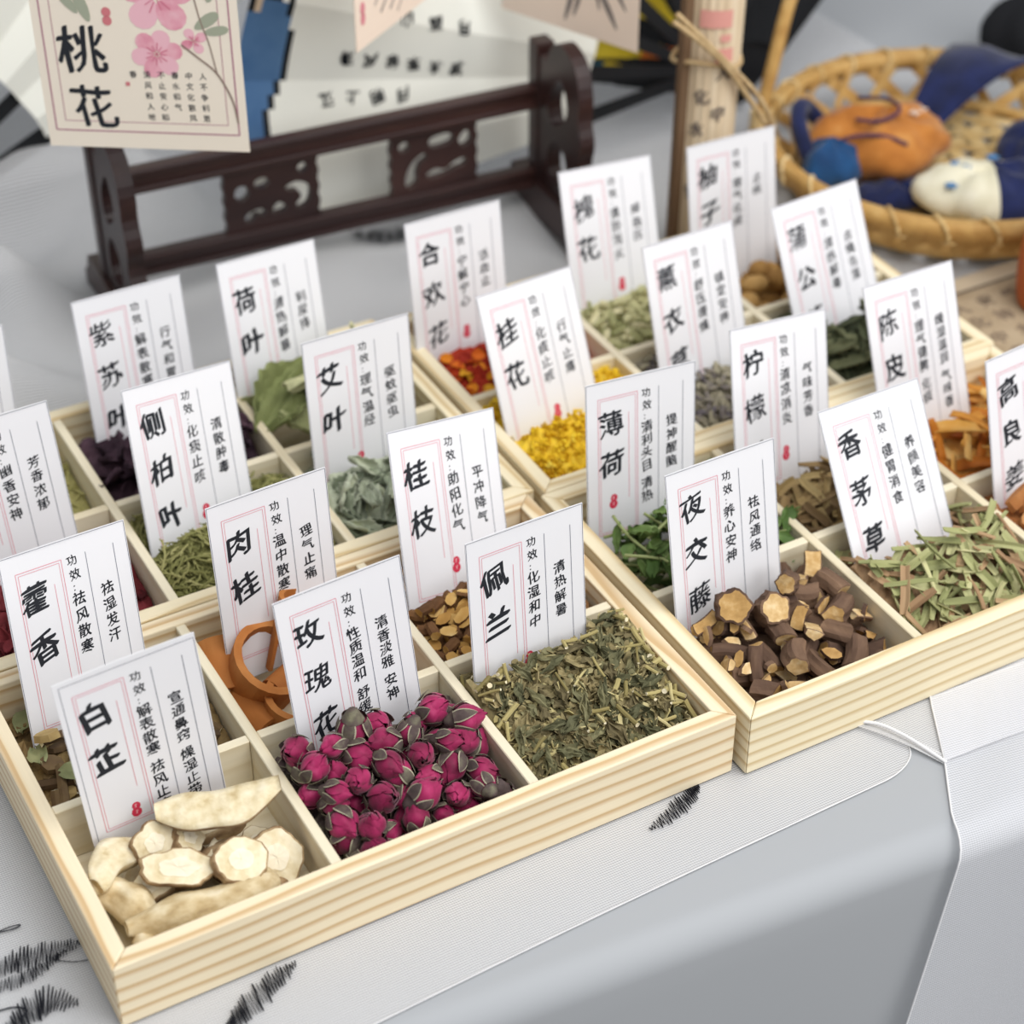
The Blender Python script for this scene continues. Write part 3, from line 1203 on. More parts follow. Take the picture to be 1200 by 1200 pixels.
pl = Pile('A', 1, 0, 0.020, 0.0405, 0.0705, 0.142, cx=0.1352)
pl.lim = 0.0065
pl.bed('rosebud_litter', M_SEPAL, 'loose dark sepal litter under the dried rosebuds', 'herb', 0.0125, 0.0015, 5)
rg = np.random.default_rng(21)
for k in range(120):
    mw = pl.drop((0.0100, 0.0100, 0.0092), rg, sink=0.22)
    if mw is None:
        continue
    # most buds lie tipped towards the front or the side
    d = Vector((rg.normal(0, .6), rg.normal(-.45, .55), abs(rg.normal(.35, .35)) * (1 if rg.uniform() < .8 else -1))).normalized()
    q = d.to_track_quat('Z', 'Y').to_matrix().to_4x4()
    sc_ = rg.uniform(0.82, 1.12)
    loc = mw.to_translation()
    i = int(rg.integers(0, 6))
    o = link('dried_rosebud', BUDS[i], None, T(*loc) @ q @ RZ(rg.uniform(0, 6.28)) @ Matrix.Scale(sc_, 4))
    tag(o, 'small dried crimson rosebud in the heap of rosebuds', 'rosebud', 'dried rosebuds in the front tray')
    link('sepals', SEPS[i], o)

# ---- pale root slices (front left compartment)
M_ROOT = vary('cream_root_flesh', [(0.0, '#b9a277'), (0.3, '#d6c6a0'), (0.65, '#e6dabb'), (1.0, '#efe6cf')], 190, 0.8, 0.15, bump=0.7)
M_BARK = vary('brown_root_skin', [(0.0, '#6a523a'), (0.4, '#94795a'), (0.75, '#b59c78'), (1.0, '#cfbb96')], 260, 0.85, 0.15, stretch=(0.5, 1, 1), bump=0.6)
M_SKIN = vary('tan_root_skin', [(0.0, '#8a7150'), (0.3, '#bda67c'), (0.65, '#d8c7a2'), (1.0, '#e8dcc0')], 170, 0.85, 0.1, stretch=(0.6, 1, 1), bump=0.7)
M_CORE = vary('white_root_core', [(0.0, '#e6dbbf'), (1.0, '#f2ead6')], 200, 0.8, 0.1)


def root_slice(rg, rx, ry, H, rough=0.07, lobe=0.1, core=0.45):
    mb = MB()
    n = 28
    ph = rg.uniform(0, 6.28, 4)

    def R(a):
        return 1 + lobe * math.sin(2 * a + ph[0]) + rough * math.sin(5 * a + ph[1]) + 0.03 * math.sin(11 * a + ph[2])
    lv = []
    spec = [(0.0, 1, H * .42), (core, 1, H * .44), (core * 1.12, 1, H * .40), (0.75, 1, H * .43), (0.93, 1, H * .47), (1.0, 1, H * .38), (1.04, 1, 0.0), (1.02, 1, -H * .38), (0.93, 1, -H * .5), (0.0, 1, -H * .46)]
    for (k, _, z) in spec:
        for q in range(n):
            a = 2 * math.pi * q / n
            r = k * R(a)
            jj = 0.03 * math.sin(17 * a + 3 * k) * H
            lv.append((rx * r * math.cos(a), ry * r * math.sin(a), z + jj))
    for i in range(len(spec) - 1):
        m = 2 if i == 0 else (0 if i < 4 or i >= 8 else 1)
        mb.add(lv, [(i * n + q, (i + 1) * n + q, (i + 1) * n + (q + 1) % n, i * n + (q + 1) % n) for q in range(n)], m)
    return mb


def root_slab(rg, L, W, H, taper=0.5, bend=0.15, flat_cut=0.15):
    """half root split lengthwise: cut face up, skin round the back"""
    mb = MB()
    nl, nc = 22, 16
    v = []
    ph = rg.uniform(0, 6.28, 3)
    for i in range(nl):
        t = i / (nl - 1)
        w = (W / 2) * (math.sin(math.pi * min(1, max(0.0, 0.05 + 0.9 * t))) ** 0.45) * (1 - taper * t) * (1 + 0.07 * math.sin(t * 13 + ph[0]))
        cx = (t - .5) * L
        cy = bend * L * (4 * (t - .5) ** 2 - .4) + 0.03 * W * math.sin(9 * t + ph[1])
        for q in range(nc):
            a = math.pi + math.pi * q / (nc - 6) if q <= nc - 6 else None
            if a is not None:
                v.append((cx, cy + w * math.cos(a), H * 1.0 * w / (W / 2) * math.sin(a) * (1 + .05 * math.sin(25 * t + 2 * q))))
            else:
                s = (q - (nc - 6)) / 6
                v.append((cx, cy + w * (1 - 2 * s), flat_cut * H * math.sin(math.pi * s) + 0.04 * H * math.sin(20 * t + 5 * s)))
    for i in range(nl - 1):
        for q in range(nc):
            a, b = i * nc + q, i * nc + (q + 1) % nc
            mb.f.append((a, b, b + nc, a + nc))
            mb.m.append(1 if q < nc - 6 else 0)
    mb.v = [tuple(q) for q in v]
    mb.f += [tuple(range(nc)), tuple(reversed(range((nl - 1) * nc, nl * nc)))]
    mb.m += [1, 1]
    return centre(mb)


rg = np.random.default_rng(5)
ROOTM = [M_ROOT, M_BARK, M_CORE]


def root_piece(mb, loc, euler, label, pale=False):
    o = mb.obj('angelica_slice', [M_ROOT, M_SKIN, M_CORE] if pale else ROOTM, None, True, T(*loc) @ Euler([math.radians(a) for a in euler]).to_matrix().to_4x4())
    tag(o, label, 'root slice', 'pale root slices')


root_piece(root_slab(rg, 0.049, 0.018, 0.009, 0.12, 0.10), (0.0640, 0.0520, 0.0340), (16, -6, -18), 'long pale root slab with brown skin lying highest, against the card')
root_piece(root_slice(rg, 0.0105, 0.0095, 0.0055, 0.03, 0.04), (0.0622, 0.0300, 0.0275), (30, 8, 0), 'round white root disc facing the camera beside the long bottom root')
root_piece(root_slice(rg, 0.0145, 0.0075, 0.005, 0.08, 0.1, 0.5), (0.0405, 0.0385, 0.0270), (32, 10, -28), 'oval root slice with brown rim in the middle of the slices')
root_piece(root_slice(rg, 0.0085, 0.0085, 0.006, 0.08, 0.08), (0.0372, 0.0565, 0.0255), (38, -14, 20), 'pale root disc leaning at the foot of the card')
root_piece(root_slice(rg, 0.0070, 0.0062, 0.009, 0.1, 0.08), (0.0490, 0.0535, 0.0230), (25, 25, 10), 'stubby brown-skinned root chunk under the long top slab')
root_piece(root_slab(rg, 0.034, 0.0165, 0.010, 0.15, -0.22), (0.0225, 0.0580, 0.0215), (8, 10, 24), 'curved pale root piece at the left wall of the tray', True)
root_piece(root_slab(rg, 0.034, 0.015, 0.0095, -0.2, 0.05), (0.0200, 0.0420, 0.0190), (165, 4, -62), 'root piece showing its tan skin, lying along the left wall', True)
root_piece(root_slab(rg, 0.060, 0.0215, 0.0135, 0.3, 0.05, 0.2), (0.0440, 0.0215, 0.0200), (164, -4, 176), 'long tapered root along the front wall of the tray', True)
root_piece(root_slice(rg, 0.0115, 0.0105, 0.006, 0.05, 0.06), (0.0772, 0.0320, 0.0195), (28, -30, 40), 'large pale root disc leaning on the divider')
root_piece(root_slab(rg, 0.024, 0.012, 0.009, 0.2, 0.2), (0.0205, 0.0225, 0.0150), (150, 10, 60), 'short root end in the front left corner of the tray', True)
root_piece(root_slice(rg, 0.0080, 0.0065, 0.006, 0.1, 0.1), (0.0300, 0.0430, 0.0170), (20, -10, 0), 'small root disc low between the left root piece and the oval slice')
root_piece(root_slab(rg, 0.026, 0.013, 0.009, 0.3, 0.1), (0.0700, 0.0215, 0.0140), (170, 10, 30), 'brown-skinned root wedge in the right front corner of the slices')
root_piece(root_slab(rg, 0.030, 0.012, 0.008, 0.2, 0.1), (0.0660, 0.0445, 0.0190), (170, 0, -20), 'root slab half hidden under the long top slab')
pr = Pile('A', 0, 0, 0.012, 0.018, 0.0705, 0.05, cx=0.0459)
scatter(pr, [root_slice(rg, 0.009, 0.008, 0.005).mesh('angelica_slice', ROOTM, True), root_slab(rg, 0.026, 0.012, 0.007).mesh('angelica_slice', ROOTM, True)],
        9, 'pale root slice at the bottom of the heap, mostly covered by others', 'root slice', 'root slices lying underneath', 31, 'angelica_slice', sink=0.1)

# ---- chopped olive herb (front tray, right compartment)
M_PL = vary('olive_chopped_leaf', [(0.0, '#524a35'), (0.4, '#71674a'), (0.7, '#8c805b'), (1.0, '#ac9b72')], 180, 0.85, 0.5)
M_PLG = vary('grey_green_leaf', [(0.0, '#4a4a36'), (0.45, '#66654a'), (0.8, '#827d5c'), (1.0, '#a0966f')], 140, 0.85, 0.5)
M_STEM = vary('straw_stem', [(0.0, '#6f653f'), (0.4, '#938655'), (0.75, '#b5a873'), (1.0, '#d8cda2')], 160, 0.75, 0.75, stretch=(.2, 1, 1))
M_STEMEND = vary('pale_stem_pith', [(0, '#dccfa8'), (1, '#efe6cc')], 200, 0.8, 0.4)


def flake_field(n, L, W, extra_mats, roll=0.5):
    def fn(p, mb, mat, rg):
        for k in range(n):
            i, j = int(rg.integers(0, p.nx)), int(rg.integers(0, p.ny))
            if p.block[i, j]:
                continue
            x, y = p.X[i, j], p.Y[i, j]
            l_, w_ = rg.uniform(*L), rg.uniform(*W)
            if not (p.x0 + l_ * .6 < x < p.x1 - l_ * .6 and p.y0 + l_ * .6 < y < p.y1 - l_ * .6):
                continue
            c = chip(rg, l_, w_, 0.0005, 6, 0.3, rg.uniform(-.002, .002))
            m = T(x, y, p.h[i, j] + rg.uniform(0, 0.0016)) @ Euler((rg.normal(0, roll), rg.normal(0, roll), rg.uniform(0, 6.28))).to_matrix().to_4x4()
            mb.add(*xf((c.v, c.f), m), int(rg.integers(0, 1 + len(extra_mats))))
        return [mat] + extra_mats
    return fn


pl = Pile('A', 2, 0, 0.021, 0.040, 0.0687, 0.115, cx=0.2131, card_yaw=0.034)
pl.bed('chopped_herb', M_PL, 'heap of chopped olive-green dried herb in the right front compartment', 'herb', 0.003, 0.0012, 8,
       flake_field(2300, (0.003, 0.0095), (0.0012, 0.004), [M_PLG, M_PL, M_STEM], 0.7))
rg = np.random.default_rng(9)
scatter(pl, [leaf(rg, rg.uniform(.006, .014), rg.uniform(.003, .007), 0.13, rg.uniform(-1.4, 1.4), 9, 7, jag=.3).mesh('leaf_fragment', [M_PLG, M_PL][q_ % 2], False) for q_ in range(8)],
        150, 'crumpled grey-green leaf fragment on the chopped olive herb', 'leaf fragment', 'leaf fragments in the chopped herb', 41, 'leaf_fragment', tilt=.3, sink=.5)
scatter(pl, [stick(rg, L_, rg.uniform(.0005, .0012)).mesh('stem_piece', [M_STEM, M_STEMEND], False) for L_ in (.004, .005, .006, .007, .008, .009, .011, .013)],
        105, 'short straw-coloured stem piece on the chopped olive herb', 'stem piece', 'stem pieces in the chopped herb', 42, 'stem_piece', tilt=.25, sink=.3)
scatter(pl, [leaf(rg, rg.uniform(.012, .019), rg.uniform(.007, .011), 0.10, rg.uniform(-.8, .8), 14, 9, jag=.25).mesh('broad_leaf_piece', [M_PL, M_PLG][q_ % 2], False) for q_ in range(4)],
        8, 'broad flat brown-green leaf piece on top of the chopped herb', 'leaf piece', 'broad leaf pieces on the chopped herb', 43, 'broad_leaf_piece', tilt=.15, sink=.3)

# ---- mixed chips (second row, left compartment)
M_HX = vary('mixed_brown_green', [(0.0, '#3d3125'), (0.35, '#5c4935'), (0.6, '#7d6846'), (0.8, '#a88f5f'), (1.0, '#c9b27e')], 130, 0.8, 0.8, bump=0.2)
M_HXG = vary('sage_green_chip', [(0.0, '#5e6344'), (0.6, '#8d9168'), (1.0, '#aaa97e')], 130, 0.85, 0.6)
pl = Pile('A', 0, 1, 0.017, 0.030, 0.1421, 0.249, cx=0.0431, card_yaw=0.159)
pl.bed('herb_litter', M_HX, 'brown litter under the mixed chips beside the left wall', 'herb', 0.007, 0.0012, 12)
scatter(pl, [chip(rg, rg.uniform(.009, .014), rg.uniform(.006, .009), rg.uniform(.002, .004), 8, .22).mesh('herb_chip', M_HX, False) for _ in range(4)] +
        [stick(rg, rg.uniform(.012, .018), rg.uniform(.002, .003), 6).mesh('herb_chip', [M_HX, M_STEMEND]) for _ in range(3)] +
        [leaf(rg, .014, .010, .1, .7, 8, 6).mesh('herb_chip', M_HXG, True) for _ in range(2)],
        75, 'brown or sage-green herb chip by the left wall of the front tray', 'herb chip', 'mixed herb chips', 44, 'herb_chip', tilt=.25, sink=.2)

# ---- cinnamon bark curls
M_CIN = vary('rust_cinnamon_bark', [(0.0, '#8a5227'), (0.45, '#a96a35'), (0.8, '#bd7f46'), (1.0, '#c98f57')], 90, 0.8, 0.35, stretch=(.3, 1, 1), bump=0.25)


def curl(L, R, th, a0, a1, flare=0.0, n=22, tap=1.0):
    mb = MB()
    v = []
    for s in (-.5, 0, .5):
        for i in range(n):
            t = i / (n - 1)
            a = a0 + (a1 - a0) * t
            for r in (R * (1 + flare * t), R * (1 + flare * t) - th):
                rr_ = r * (1 + 0.1 * s * tap)
                v.append((s * L, rr_ * math.cos(a), rr_ * math.sin(a)))
    w = n * 2
    f = []
    for k in range(2):
        for i in range(n - 1):
            a = k * w + i * 2
            f += [(a, a + w, a + w + 2, a + 2), (a + 1, a + 3, a + w + 3, a + w + 1)]
        f += [(k * w, k * w + 1, k * w + w + 1, k * w + w), (k * w + 2 * n - 2, k * w + w + 2 * n - 2, k * w + w + 2 * n - 1, k * w + 2 * n - 1)]
    for i in range(n - 1):
        a = i * 2
        f.append((a, a + 2, a + 3, a + 1))
        a += 2 * w
        f.append((a, a + 1, a + 3, a + 2))
    mb.add(v, f)
    return mb


def bark(mb, loc, eul, label):
    o = mb.obj('cinnamon_bark', M_CIN, None, True, T(*loc) @ Euler([math.radians(a) for a in eul]).to_matrix().to_4x4())
    o.data.polygons.foreach_set('use_smooth', [False] * len(o.data.polygons))
    tag(o, label, 'bark curl', 'cinnamon bark curls')


bark(curl(0.019, 0.0170, 0.0034, -1.2, 4.1, 0.06), (0.1190, 0.1330, 0.0210), (20, -62, -62), 'largest open ring of rust-brown cinnamon bark')
bark(curl(0.014, 0.0150, 0.0030, 0.2, 5.0, 0.05), (0.1240, 0.1130, 0.0120), (0, -80, -40), 'lower ring of cinnamon bark near the row divider')
bark(curl(0.036, 0.0085, 0.002, 0.6, 2.6), (0.1330, 0.1385, 0.0300), (-60, -72, 12), 'upright pointed strip of cinnamon bark in front of the card')
bark(curl(0.034, 0.0150, 0.003, 0.4, 2.5), (0.1490, 0.1250, 0.0245), (30, -35, -62), 'broad tilted plate of cinnamon bark beside the ring')
bark(curl(0.030, 0.0125, 0.003, 0.2, 2.4), (0.1540, 0.1135, 0.0140), (20, -20, 70), 'curved cinnamon bark plate half behind the rosebud card')
bark(curl(0.024, 0.0090, 0.002, 0.5, 2.7), (0.1015, 0.1440, 0.0190), (0, -30, 80), 'small cinnamon bark piece against the column divider')
bark(curl(0.020, 0.0070, 0.002, 0.3, 2.8), (0.1250, 0.1270, 0.0150), (0, 0, 24), 'short cinnamon bark piece seen inside the ring')
bark(curl(0.028, 0.0080, 0.002, 0.3, 2.8), (0.1400, 0.1000, 0.0060), (0, 0, 12), 'cinnamon bark strip lying on the tray bottom')
bark(curl(0.026, 0.0090, 0.002, 0.3, 2.6), (0.1065, 0.1200, 0.0075), (0, 0, 100), 'cinnamon bark strip low along the column divider')
bark(curl(0.024, 0.0090, 0.002, 0.3, 2.6), (0.1600, 0.1400, 0.0130), (10, -10, 60), 'cinnamon bark piece in the back corner of its compartment')

# ---- twig slices
M_TWF = vary('yellow_twig_wood', [(0.0, '#9a6f34'), (0.4, '#bb8f4c'), (0.75, '#d2ac6a'), (1.0, '#e4c993')], 160, 0.75, 0.6)
M_TWB = vary('brown_twig_bark', [(0.0, '#4a3222'), (0.5, '#6e4d31'), (1.0, '#8f6a45')], 160, 0.85, 0.5)
pl = Pile('A', 2, 1, 0.020, 0.034, 0.1353, 0.387, cx=0.215, card_yaw=0.13)
pl.bed('twig_litter', M_TWB, 'brown litter under the small yellow twig slices', 'herb', 0.005, 0.001, 13)
scatter(pl, [chip(rg, rg.uniform(.007, .0105), rg.uniform(.0045, .0065), rg.uniform(.0014, .0024), 9, .12, mats=(0, 1)).mesh('twig_slice', [M_TWF, M_TWB]) for _ in range(6)] +
        [stick(rg, rg.uniform(.006, .010), rg.uniform(.0018, .0026), 7, mats=(1, 0)).mesh('twig_slice', [M_TWF, M_TWB]) for _ in range(3)],
        190, 'small yellow-brown twig slice with dark bark rim in its heap', 'twig slice', 'twig slices', 45, 'twig_slice', tilt=.35, sink=.25)

# ---- vine chunks (right tray, front left compartment)
M_VINE = vary('dark_vine_bark', [(0.0, '#3d2d28'), (0.45, '#604a3c'), (0.8, '#7d634f'), (1.0, '#9a7f66')], 200, 0.85, 0.5, stretch=(.25, 1, 1), bump=0.5)
M_VCUT = vary('tan_vine_wood', [(0.0, '#94703f'), (0.4, '#b8935c'), (0.7, '#d3b584'), (1.0, '#e8d5ae')], 300, 0.8, 0.5, bump=0.2)


def vine(rg, L, R, split=False, n=14):
    mb = MB()
    k = 6
    v = []
    ph = rg.uniform(0, 6.28, 3)
    sh0, sh1, bow = rg.uniform(-.4, .4), rg.uniform(-.4, .4), rg.uniform(-.4, .4)
    for i in range(k):
        t = i / (k - 1) - .5
        for q in range(n):
            a = 2 * math.pi * q / n
            r = R * (1 + 0.08 * math.sin(5 * a + ph[0]) + 0.05 * math.sin(9 * a + ph[1] + 3 * t) + rg.uniform(-.03, .03))
            y, z = r * math.cos(a), r * math.sin(a)
            if split and z > 0.1 * R:
                z = 0.1 * R + 0.12 * (z - .1 * R)
            v.append((t * L * (1 + 0.06 * math.sin(a * 2 + ph[2])) + (sh0 if t < 0 else sh1) * abs(2 * t) * y, y + bow * t * t * L, z))
    for i in range(k - 1):
        for q in range(n):
            a0 = 2 * math.pi * (q + .5) / n
            cut = split and math.sin(a0) > 0.25
            mb.f.append((i * n + q, i * n + (q + 1) % n, (i + 1) * n + (q + 1) % n, (i + 1) * n + q))
            mb.m.append(1 if cut else 0)
    mb.v = [tuple(q) for q in v]
    # end faces with a ring of bark, wood and pith
    for e, i0 in ((-1, 0), (1, (k - 1) * n)):
        o = len(mb.v)
        base = [np.array(mb.v[i0 + q]) for q in range(n)]
        c = sum(base) / n
        mb.v += [tuple(c + (b - c) * .86 + np.array([e * .0004, 0, 0])) for b in base] + [tuple(c + (b - c) * .2 + np.array([e * .0001, 0, 0])) for b in base]
        for q in range(n):
            p2 = (q + 1) % n
            a = (i0 + q, o + q, o + p2, i0 + p2)
            b = (o + q, o + n + q, o + n + p2, o + p2)
            if e > 0:
                a, b = tuple(reversed(a)), tuple(reversed(b))
            mb.f += [a, b]
            mb.m += [0, 1]
        mb.f.append(tuple(range(o + n, o + 2 * n)) if e > 0 else tuple(reversed(range(o + n, o + 2 * n))))
        mb.m.append(1)
    return centre(mb)


pl = Pile('B', 0, 0, 0.019, 0.035, 0.0661, 0.205, cx=0.0371)
pl.bed('vine_litter', M_VINE, 'dark bark litter under the vine chunks', 'herb', 0.011, 0.001, 14)
VN = [vine(rg, rg.uniform(.008, .017), rg.uniform(.0028, .0055)).mesh('vine_chunk', [M_VINE, M_VCUT], False) for _ in range(11)] + \
     [vine(rg, rg.uniform(.008, .014), rg.uniform(.0028, .0045), True).mesh('vine_chunk', [M_VINE, M_VCUT], False) for _ in range(4)] + \
     [chip(rg, rg.uniform(.006, .011), .005, .002, 8, .25, mats=(1, 0)).mesh('vine_chunk', [M_VINE, M_VCUT], False) for _ in range(7)]
scatter(pl, VN, 150, 'chunk of dark barked vine with tan cut wood in its heap', 'vine chunk', 'vine chunks', 46, 'vine_chunk', tilt=.35, sink=.2, maxslope=.9, spin=.6)
for (lx, ly, z, d, sz, lab) in ((0.0275, 0.0545, 0.0405, (-.30, -.70, .65), .0076, 'largest round vine slice with pale cut face at the card foot'),
                                (0.0423, 0.0475, 0.0385, (-.05, -.72, .68), .0070, 'round vine slice with a star of rays, right of the largest one'),
                                (0.0575, 0.0570, 0.0400, (-.6, -.6, .5), .0048, 'small vine end standing at the right edge of the card')):
    m = vine(rg, 0.008 if sz > .006 else .012, sz, n=26)
    o = m.obj('vine_slice', [M_VINE, M_VCUT], None, False, BM('B') @ T(lx, ly, z) @ Vector(d).to_track_quat('X', 'Z').to_matrix().to_4x4())
    tag(o, lab, 'vine slice')

# ---- lemongrass pieces
M_LG = vary('green_lemongrass', [(0.0, '#737650'), (0.35, '#979a68'), (0.7, '#b6b585'), (1.0, '#d3cd9f')], 160, 0.7, 0.65, stretch=(.15, 1, 1))
M_LGB = vary('pinkish_tan_lemongrass', [(0.0, '#876a50'), (0.5, '#a98a68'), (1.0, '#cbb08a')], 160, 0.7, 0.6, stretch=(.15, 1, 1))
pl = Pile('B', 1, 0, 0.021, 0.046, 0.0573, 0.544, cx=0.1319)
pl.bed('lemongrass_litter', M_LGB, 'fine lemongrass litter under the cut pieces', 'herb', 0.0105, 0.001, 15)
scatter(pl, [strip(rg, rg.uniform(.013, .028), rg.uniform(.0018, .0045), .0005, rg.uniform(-.001, .001), rg.uniform(-.5, .5), cup=rg.uniform(.1, .7)).mesh('lemongrass_piece', M_LG, False) for _ in range(7)] +
        [strip(rg, rg.uniform(.012, .024), rg.uniform(.002, .0048), .0006, rg.uniform(-.001, .001), rg.uniform(-.4, .4), cup=rg.uniform(.1, .6)).mesh('lemongrass_piece', M_LGB, False) for _ in range(4)],
        290, 'cut lemongrass piece, green or tan, in its heap', 'lemongrass piece', 'lemongrass pieces', 47, 'lemongrass_piece', tilt=.3, sink=.5, shrink=.8, spin=.25)

# ---- galangal (right tray, front right)
M_GL = vary('red_brown_galangal', [(0.0, '#8a4e2c'), (0.5, '#b07645'), (1.0, '#cf9f6b')], 150, 0.8, 0.6, bump=.3)
pl = Pile('B', 2, 0, 0.022, 0.036, 0.0679, 0.234, cx=0.2182)
pl.bed('galangal_litter', M_GL, 'red-brown crumbs under the galangal chunks', 'herb', 0.008, 0.001, 16)
scatter(pl, [chip(rg, rg.uniform(.010, .015), rg.uniform(.007, .010), rg.uniform(.003, .006), 9, .2).mesh('galangal_chunk', M_GL) for _ in range(5)],
        60, 'red-brown galangal chunk in the heap at the right edge of the photo', 'root chunk', 'galangal chunks', 48, 'galangal_chunk', tilt=.3, sink=.2)

# ---- mint sprigs
M_MINT = vary('fresh_green_mint', [(0.0, '#31451f'), (0.4, '#4b6530'), (0.8, '#6d844a'), (1.0, '#93a56c')], 120, 0.6, 0.5)
M_MSTEM = vary('pale_mint_stem', [(0.0, '#76834c'), (1.0, '#a9b17c')], 100, 0.6, 0.5)


def sprig(rg, L, n_leaf, ll, lw):
    """returns stem builder and list of leaf builders"""
    a = rg.uniform(-.5, .5)
    path = smooth_open([(-.5 * L, 0, 0), (-.2 * L, a * .12 * L, .03 * L), (.15 * L, a * .1 * L, .05 * L), (.5 * L, -a * .15 * L, .0)], 4)
    st = MB()
    st.add(*tube(path, 0.0008, 6))
    lf = []
    for k in range(n_leaf):
        p = path[min(len(path) - 1, 2 + int(k / max(1, n_leaf - 1) * (len(path) - 3)))]
        m = leaf(rg, ll * rg.uniform(.7, 1.2), lw * rg.uniform(.6, 1.1), 0.14, rg.uniform(.5, 2.2), 10, 7, jag=.08)
        side = 1 if k % 2 else -1
        ang = side * rg.uniform(.6, 1.4)
        M_ = T(*p) @ RZ(ang) @ RY(rg.uniform(-.5, .4)) @ T(ll * .48, 0, 0)
        m.v = [tuple(M_ @ Vector(q)) for q in m.v]
        lf.append(m)
    return st, lf


SPR = []
for k in range(4):
    st, lf = sprig(rg, rg.uniform(.032, .042), 6, .013, .008)
    sm = st.mesh('mint_sprig', M_MSTEM, True)
    SPR.append((sm, [('leaf', m.mesh('leaf', M_MINT, True)) for m in lf]))
pl = Pile('B', 0, 1, 0.026, 0.047, 0.1408, 0.14, cx=0.0369, card_yaw=-.078)
rgm = np.random.default_rng(17)
for k in range(60):
    q = k % 4
    mw = pl.drop((.028, .012, .005), rgm, tilt=.45, sink=.5, yaw=rgm.normal(-0.3, .7) if k % 3 else rgm.uniform(0, 6.28))
    if mw is None:
        continue
    o = link('mint_sprig', SPR[q][0], None, mw)
    tag(o, 'green mint sprig with small leaves in the mint compartment', 'mint sprig', 'mint sprigs')
    for nm, cm in SPR[q][1]:
        link(nm, cm, o)
lf = leaf(rg, .034, .017, .02, .5, 14, 9, jag=.02)
o = lf.obj('mint_leaf', M_MINT, None, True, BM('B') @ T(.0640, .1150, .0225) @ Euler((.5, .35, -1.25)).to_matrix().to_4x4())
tag(o, 'large single mint leaf hanging over the right side of the mint heap', 'leaf')
lf = leaf(rg, .030, .015, .02, .5, 14, 9, jag=.02)
o = lf.obj('green_leaf', M_MINT, None, True, BM('B') @ T(.0800, .1490, .0260) @ Euler((.3, -.3, .9)).to_matrix().to_4x4())
tag(o, 'single green leaf poking out beside the lemon leaf card', 'leaf')

# ---- lemon strips
M_NM = vary('tan_brown_strip', [(0.0, '#5f4a34'), (0.4, '#8b7350'), (0.7, '#a99163'), (1.0, '#c4b07e')], 120, 0.75, 0.7, stretch=(.2, 1, 1))
pl = Pile('B', 1, 1, 0.017, 0.034, 0.1379, 0.318, cx=0.1175)
pl.bed('strip_litter', M_NM, 'brown litter under the tan leaf strips', 'herb', 0.008, 0.001, 18)
scatter(pl, [strip(rg, rg.uniform(.014, .026), rg.uniform(.0025, .0045), .0006, rg.uniform(-.002, .002), rg.uniform(-.8, .8), cup=.5).mesh('leaf_strip', M_NM) for _ in range(8)],
        150, 'tan-brown dried leaf strip in the heap behind the lemongrass card', 'leaf strip', 'tan leaf strips', 49, 'leaf_strip', tilt=.35, sink=.5, shrink=.8, spin=.3)

# ---- orange peel
M_CP = vary('orange_peel', [(0.0, '#a8561c'), (0.35, '#c47a28'), (0.7, '#d99f4a'), (1.0, '#e6c684')], 90, 0.6, 0.75, bump=.2)
pl = Pile('B', 2, 1, 0.022, 0.036, 0.1365, 0.403, cx=0.2061)
pl.bed('peel_litter', M_CP, 'orange crumbs under the dried peel strips', 'herb', 0.010, 0.001, 19)
scatter(pl, [strip(rg, rg.uniform(.018, .030), rg.uniform(.004, .007), .0011, rg.uniform(-.004, .004), rg.uniform(-1, 1), cup=.35).mesh('peel_strip', M_CP, True) for _ in range(6)],
        64, 'curled dried orange peel strip in its heap', 'peel strip', 'dried orange peel strips', 50, 'peel_strip', tilt=.35, sink=.35, shrink=.8, spin=.3)

# ---- cypress needles
M_CY = vary('olive_green_needle', [(0.0, '#666739'), (0.5, '#8b8a55'), (1.0, '#b0aa76')], 120, 0.75, 0.7)
pl = Pile('C', 1, 0, 0.022, 0.037, 0.0527, 0.316, cx=0.1252, card_yaw=.159)
pl.bed('needle_litter', M_CY, 'fine needle litter under the cypress sprigs', 'herb', 0.004, 0.001, 20,
       flake_field(900, (0.005, 0.009), (0.0007, 0.0012), []))


def needle(rg, L):
    mb = MB()
    a = rg.uniform(-.2, .2)
    mb.add(*tube(smooth_open([(-.5 * L, 0, 0), (0, a * L, .02 * L), (.5 * L, 0, 0)], 3), [.0005] * 7, 5))
    for k in range(6):
        t = -.4 + .8 * k / 5
        s = 1 if k % 2 else -1
        q = rg.uniform(.15, .28) * L
        mb.add(*tube([(t * L, a * L * (1 - 4 * t * t), 0), (t * L + q * .8, a * L * (1 - 4 * t * t) + s * q * .55, rg.uniform(-.04, .06) * L)], [.0005, .0003], 4))
    return centre(mb)


scatter(pl, [needle(rg, rg.uniform(.009, .016)).mesh('cypress_needle', M_CY) for _ in range(8)],
        290, 'tiny green cypress sprig in the fine needle heap', 'needle sprig', 'cypress sprigs', 51, 'cypress_needle', tilt=.35, sink=.6, shrink=.7)

